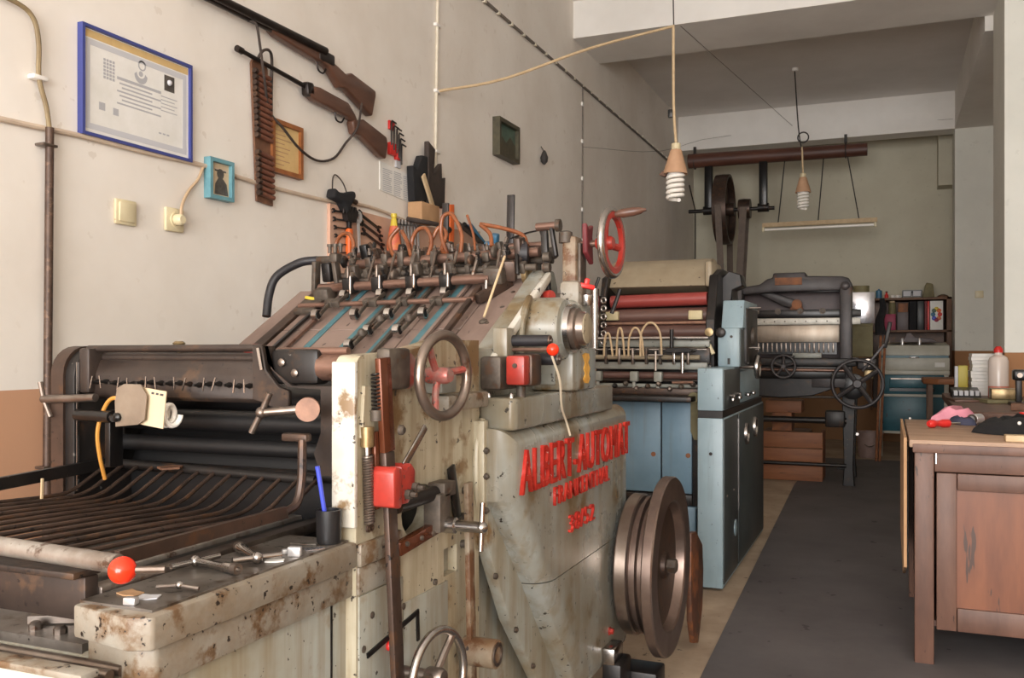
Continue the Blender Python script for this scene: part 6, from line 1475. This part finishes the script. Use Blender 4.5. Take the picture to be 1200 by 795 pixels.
for i, (x, lb) in enumerate(((0.14, 'left'), (0.30, 'right'))):
    tag(MB().lathe((x, 10.10, 1.13), (0, 0, 1), [(0.014, 0), (0.016, 0.05), (0.008, 0.07)], 12).build('small_tin', 'tool_chrome'), lb + ' shiny little tin before the cloth heap', 'tin')
tag(MB().bx(0.85, 0.93, 10.705, 10.72, 1.625, 1.70, 0.005).build('pillar_switch', 'plastic_cream'), 'small light switch on the far pillar', 'switch')

# ------------------------------------------------------------------ desk by the right wall
D = thing('wooden_desk', 'large worn brown wooden desk with a panelled front', 'desk', (0.57, 3.95, 0))
DX0, DX1, DY0, DY1 = 0.075, 1.06, 3.47, 4.44
MB().bx(DX0 - 0.005, DX1, DY0 - 0.012, DY1, 0.755, 0.782, 0.004).build('top', 'desk_top', D)
MB().bx(DX0 + 0.006, DX1, DY0 - 0.016, DY0 - 0.010, 0.738, 0.768, 0.002).build('top_edge', 'desk_wood', D)
for x, y in ((DX0 + 0.012, DY0), (DX1 - 0.07, DY0), (DX0 + 0.012, DY1 - 0.07), (DX1 - 0.07, DY1 - 0.07)):
    MB().bx(x, x + 0.062, y, y + 0.062, 0.0, 0.755, 0.004).build('leg', 'desk_wood', D)
MB().bx(DX0 + 0.076, DX1 - 0.07, DY0 + 0.006, DY0 + 0.03, 0.672, 0.755, 0.003).build('top_rail', 'desk_wood', D)
MB().bx(DX0 + 0.082, DX0 + 0.145, DY0 + 0.010, DY0 + 0.032, 0.125, 0.668, 0.003).build('door_stile', 'desk_wood', D)
MB().bx(DX1 - 0.14, DX1 - 0.075, DY0 + 0.010, DY0 + 0.032, 0.125, 0.668, 0.003).build('door_stile', 'desk_wood', D)
MB().bx(DX0 + 0.147, DX1 - 0.142, DY0 + 0.010, DY0 + 0.032, 0.61, 0.668, 0.003).build('door_rail', 'desk_wood', D)
MB().bx(DX0 + 0.147, DX1 - 0.142, DY0 + 0.010, DY0 + 0.032, 0.125, 0.205, 0.003).build('door_rail', 'desk_wood', D)
MB().bx(DX0 + 0.14, DX1 - 0.14, DY0 + 0.022, DY0 + 0.034, 0.20, 0.615).build('door_panel', 'desk_panel', D)
MB().bx(DX0 + 0.03, DX0 + 0.045, DY0 + 0.062, DY1 - 0.07, 0.13, 0.755).build('side_panel', 'desk_wood', D)
MB().bx(DX0 + 0.07, DX1 - 0.07, DY1 - 0.04, DY1 - 0.02, 0.13, 0.755).build('back_panel', 'desk_wood', D)
MB().bx(DX0 + 0.07, DX1 - 0.07, DY0 + 0.034, DY1 - 0.04, 0.13, 0.15).build('bottom', 'desk_wood', D)
MB().bar((DX0 + 0.08, DY0 - 0.001, 0.752), (DX0 + 0.08, DY0 - 0.001, 0.70), 0.004, 0.006, (0, 1, 0)).build('nail', 'bright_steel', D)
tag(MB().prism([(DY0 + 0.02, 0.785), (DY1 - 0.02, 0.785), (DY1 - 0.02, 0.30), (3.75, 0.25), (DY0 + 0.02, 0.33)], 'x', DX0 - 0.022, DX0 - 0.012).build('cardboard_sheet', 'cardboard'), 'brown cardboard sheet leaning on the desk side', 'cardboard')
zd = 0.7825
t = thing('red_screwdriver', 'stubby red-handled screwdriver on the desk top', 'screwdriver', (0.19, 4.03, zd))
MB().lathe((0.15, 3.98, zd + 0.016), (0.75, 0.66, 0), [(0.010, 0), (0.016, 0.008), (0.016, 0.028), (0.011, 0.036), (0.012, 0.06), (0.016, 0.07), (0.016, 0.10), (0.008, 0.108)], 14).build('handle', 'plastic_red', t)
MB().cyl((0.231, 4.051, zd + 0.016), (0.27, 4.085, zd + 0.014), 0.004, n=8).build('blade', 'bright_steel', t)
g = MB()
random.seed(3)
def cloth(name, m, cx, cy, outline, h, seed, lab):
    """crumpled cloth: outline fan with rings rising to a rumpled crown"""
    rnd = random.Random(seed)
    n = len(outline)
    rings = [1.0, 0.94, 0.78, 0.55, 0.3]
    hs = [0.0, 0.35, 0.75, 0.95, 1.0]
    vs, fs = [], []
    for r_, k_ in zip(rings, hs):
        for p in outline:
            vs.append((cx + p[0] * r_, cy + p[1] * r_, zd + 0.001 + h * k_ * (1 + rnd.uniform(-0.35, 0.25) * (k_ > 0))))
    for q in range(len(rings) - 1):
        for i in range(n):
            j = (i + 1) % n
            fs.append((q * n + i, q * n + j, (q + 1) * n + j, (q + 1) * n + i))
    fs.append(tuple((len(rings) - 1) * n + i for i in range(n)))
    fs.append(tuple(range(n))[::-1])
    return tag(MB().add(vs, fs).build(name, m, angle=70), lab, 'cloth')
cloth('pink_cloth', 'cloth_pink', 0.27, 4.36, [(0.09, -0.02), (0.08, 0.05), (0.03, 0.08), (-0.03, 0.06), (-0.07, 0.02), (-0.10, -0.03), (-0.05, -0.05), (0.0, -0.06), (0.05, -0.06)], 0.055, 5, 'crumpled pink cloth at the back of the desk')
cloth('navy_cloth', 'cloth_navy', 0.285, 4.21, [(0.05, -0.05), (0.055, -0.02), (0.0, 0.05), (-0.035, 0.06), (-0.05, 0.03), (-0.02, -0.03), (0.02, -0.06)], 0.03, 6, 'small navy cloth strip before the pink cloth')
cloth('black_cloth', 'cloth_black', 0.44, 3.98, [(0.24, -0.10), (0.24, 0.10), (0.10, 0.22), (0.0, 0.24), (-0.05, 0.14), (-0.08, 0.06), (-0.10, -0.06), (-0.15, -0.16), (-0.10, -0.22), (-0.02, -0.26), (0.08, -0.20), (0.16, -0.18)], 0.05, 7, 'big crumpled black cloth on the desk')
t = thing('metal_can', 'small shiny can lying between the pink and black cloths', 'can', (0.335, 4.25, zd))
MB().lathe((0.325, 4.22, zd + 0.022), (0.5, 0.8, 0), [(0.016, 0), (0.021, 0.004), (0.021, 0.06), (0.016, 0.064)], 18).build('body', 'tool_chrome', t)
MB().ring((0.322, 4.216, zd + 0.022), (0.5, 0.8, 0), 0.014, 0.021, 0.006, 18).build('rim', 'steel', t)
tag(MB().lathe((0.53, 4.33, zd), (0.0, 0.0, 1), [(0.03, 0), (0.032, 0.02), (0.022, 0.035), (0.022, 0.05)], 16).build('red_jar', 'plastic_red'), 'small round red jar behind the black cloth', 'jar')
tag(MB().bx(0.37, 0.62, 3.49, 3.545, zd, zd + 0.022, 0.003).build('wooden_block', 'cord_beige'), 'pale wooden strip at the front edge of the desk', 'wood')
tag(MB().sphere((0.44, 3.74, zd + 0.046), 0.007, 10).build('white_button', 'plastic_white'), 'tiny white ball on the black cloth', 'ball')
tag(MB().sphere((0.092, 4.40, zd + 0.006), 0.005, 10).build('white_pin', 'plastic_white'), 'tiny white ball at the far desk corner', 'ball')

# ------------------------------------------------------------------ bench beyond the desk
W_ = thing('work_bench', 'long dark brown work bench behind the desk', 'bench', (0.7, 6.0, 0))
MB().prism([(0.40, 5.10), (1.08, 5.0), (1.08, 6.79), (0.71, 6.79), (0.71, 7.2), (0.36, 7.2), (0.335, 5.4), (0.345, 5.2)], 'z', 0.735, 0.78, bev=0.004, seg=1).build('top', 'desk_wood', W_)
for x, y in ((0.42, 5.25), (0.98, 5.15), (0.42, 7.0)):
    MB().bx(x, x + 0.07, y, y + 0.07, 0.0, 0.735, 0.003).build('leg', 'greasy_black', W_)
MB().bx(0.42, 1.0, 5.3, 6.7, 0.10, 0.72).build('cabinet', 'greasy_black', W_)
zb = 0.7805
t = thing('paper_stack', 'tall stack of white paper standing on the bench', 'paper', (0.61, 6.98, zb))
random.seed(11)
for i in range(12):
    dx, dy = random.uniform(-0.006, 0.006), random.uniform(-0.008, 0.008)
    MB().bx(0.525 + dx, 0.695 + dx, 6.86 + dy, 7.10 + dy, zb + i * 0.0235, zb + (i + 1) * 0.0235 - 0.001).build('ream', 'paper_white', t)
t = thing('plastic_jug', 'translucent jug with pink liquid and a red cap on the bench', 'jug', (0.635, 6.55, zb))
MB().lathe((0.66, 6.62, zb), (0, 0, 1), [(0.058, 0), (0.06, 0.01), (0.06, 0.075)], 24).build('liquid', 'pink_liquid', t)
MB().lathe((0.66, 6.62, zb + 0.075), (0, 0, 1), [(0.06, 0), (0.06, 0.16), (0.05, 0.185), (0.024, 0.20), (0.022, 0.215)], 24).build('body', 'clear_plastic', t)
MB().lathe((0.66, 6.62, zb + 0.29), (0, 0, 1), [(0.027, 0), (0.027, 0.022), (0.014, 0.04)], 16).build('cap', 'plastic_red', t)
t = thing('yellow_canister', 'small yellow canister left of the paper stack', 'canister', (0.46, 7.0, zb))
MB().bx(0.445, 0.505, 6.90, 6.98, zb + 0.05, zb + 0.20, 0.006).build('body', 'canister_yellow', t)
MB().bx(0.425, 0.445, 6.90, 6.98, zb + 0.05, zb + 0.195, 0.004).build('side', 'paper_grey', t)
MB().bx(0.42, 0.51, 6.88, 7.0, zb, zb + 0.05, 0.004).build('base', 'shelf_wood', t)
t = thing('counting_machine', 'low grey device with a row of keys on the bench', 'device', (0.47, 6.60, zb))
MB().prism([(6.50, zb), (6.74, zb), (6.74, zb + 0.06), (6.52, zb + 0.035)], 'x', 0.385, 0.55, bev=0.004, seg=2).build('case', 'plastic_black', t)
for i in range(5):
    MB().bx(0.395 + i * 0.031, 0.418 + i * 0.031, 6.508, 6.60, zb + 0.012, zb + 0.046, 0.003).build('key', 'paper_grey', t)
tag(MB().bx(0.56, 0.70, 5.98, 6.12, zb + 0.022, zb + 0.082, 0.004).build('gold_box', 'brass'), 'small golden box lying on a book on the bench', 'box')
tag(MB().box((0.62, 6.02, zb + 0.0105), (0.24, 0.22, 0.021), (0, 0, 0.25), 0.003).build('book', 'khaki'), 'drab book lying under the golden box', 'book')
t = thing('hand_punch', 'black upright hand punch at the right edge of the bench', 'punch', (0.70, 5.72, zb))
MB().bx(0.63, 0.80, 5.62, 5.84, zb, zb + 0.02, 0.004).build('base', 'black_iron', t)
MB().bx(0.655, 0.685, 5.70, 5.75, zb + 0.02, zb + 0.17, 0.005).build('column', 'black_iron', t)
MB().bx(0.64, 0.80, 5.68, 5.77, zb + 0.14, zb + 0.20, 0.012).build('head', 'greasy_black', t)
MB().cyl((0.70, 5.72, zb + 0.20), (0.78, 5.72, zb + 0.23), 0.008, n=8).build('lever', 'steel', t)
MB().cyl((0.67, 5.70, zb + 0.17), (0.67, 5.67, zb + 0.17), 0.014, n=12).build('bolt', 'steel', t)
tag(MB().box((0.70, 5.30, zb + 0.018), (0.22, 0.12, 0.036), (0, 0, -0.2), 0.004).build('leather_case', 'leather'), 'brown leather case on the near end of the bench', 'case')
tag(MB().box((0.42, 6.15, zb + 0.006), (0.13, 0.30, 0.012), (0, 0, 0.1), 0.002).build('thin_board', 'desk_wood'), 'thin brown board lying along the bench edge', 'board')
t = thing('side_table', 'small brown table top between the teal cabinet and the bench', 'table', (0.55, 9.2, 0))
MB().prism([(0.30, 9.05), (0.42, 8.95), (0.66, 8.95), (0.66, 9.55), (0.30, 9.55)], 'z', 0.775, 0.825, bev=0.004, seg=1).build('top', 'crate_wood', t)
for x, y in ((0.36, 9.1), (0.60, 9.02), (0.36, 9.48), (0.60, 9.48)):
    MB().bx(x - 0.02, x + 0.02, y - 0.02, y + 0.02, 0, 0.775).build('leg', 'shelf_wood', t)
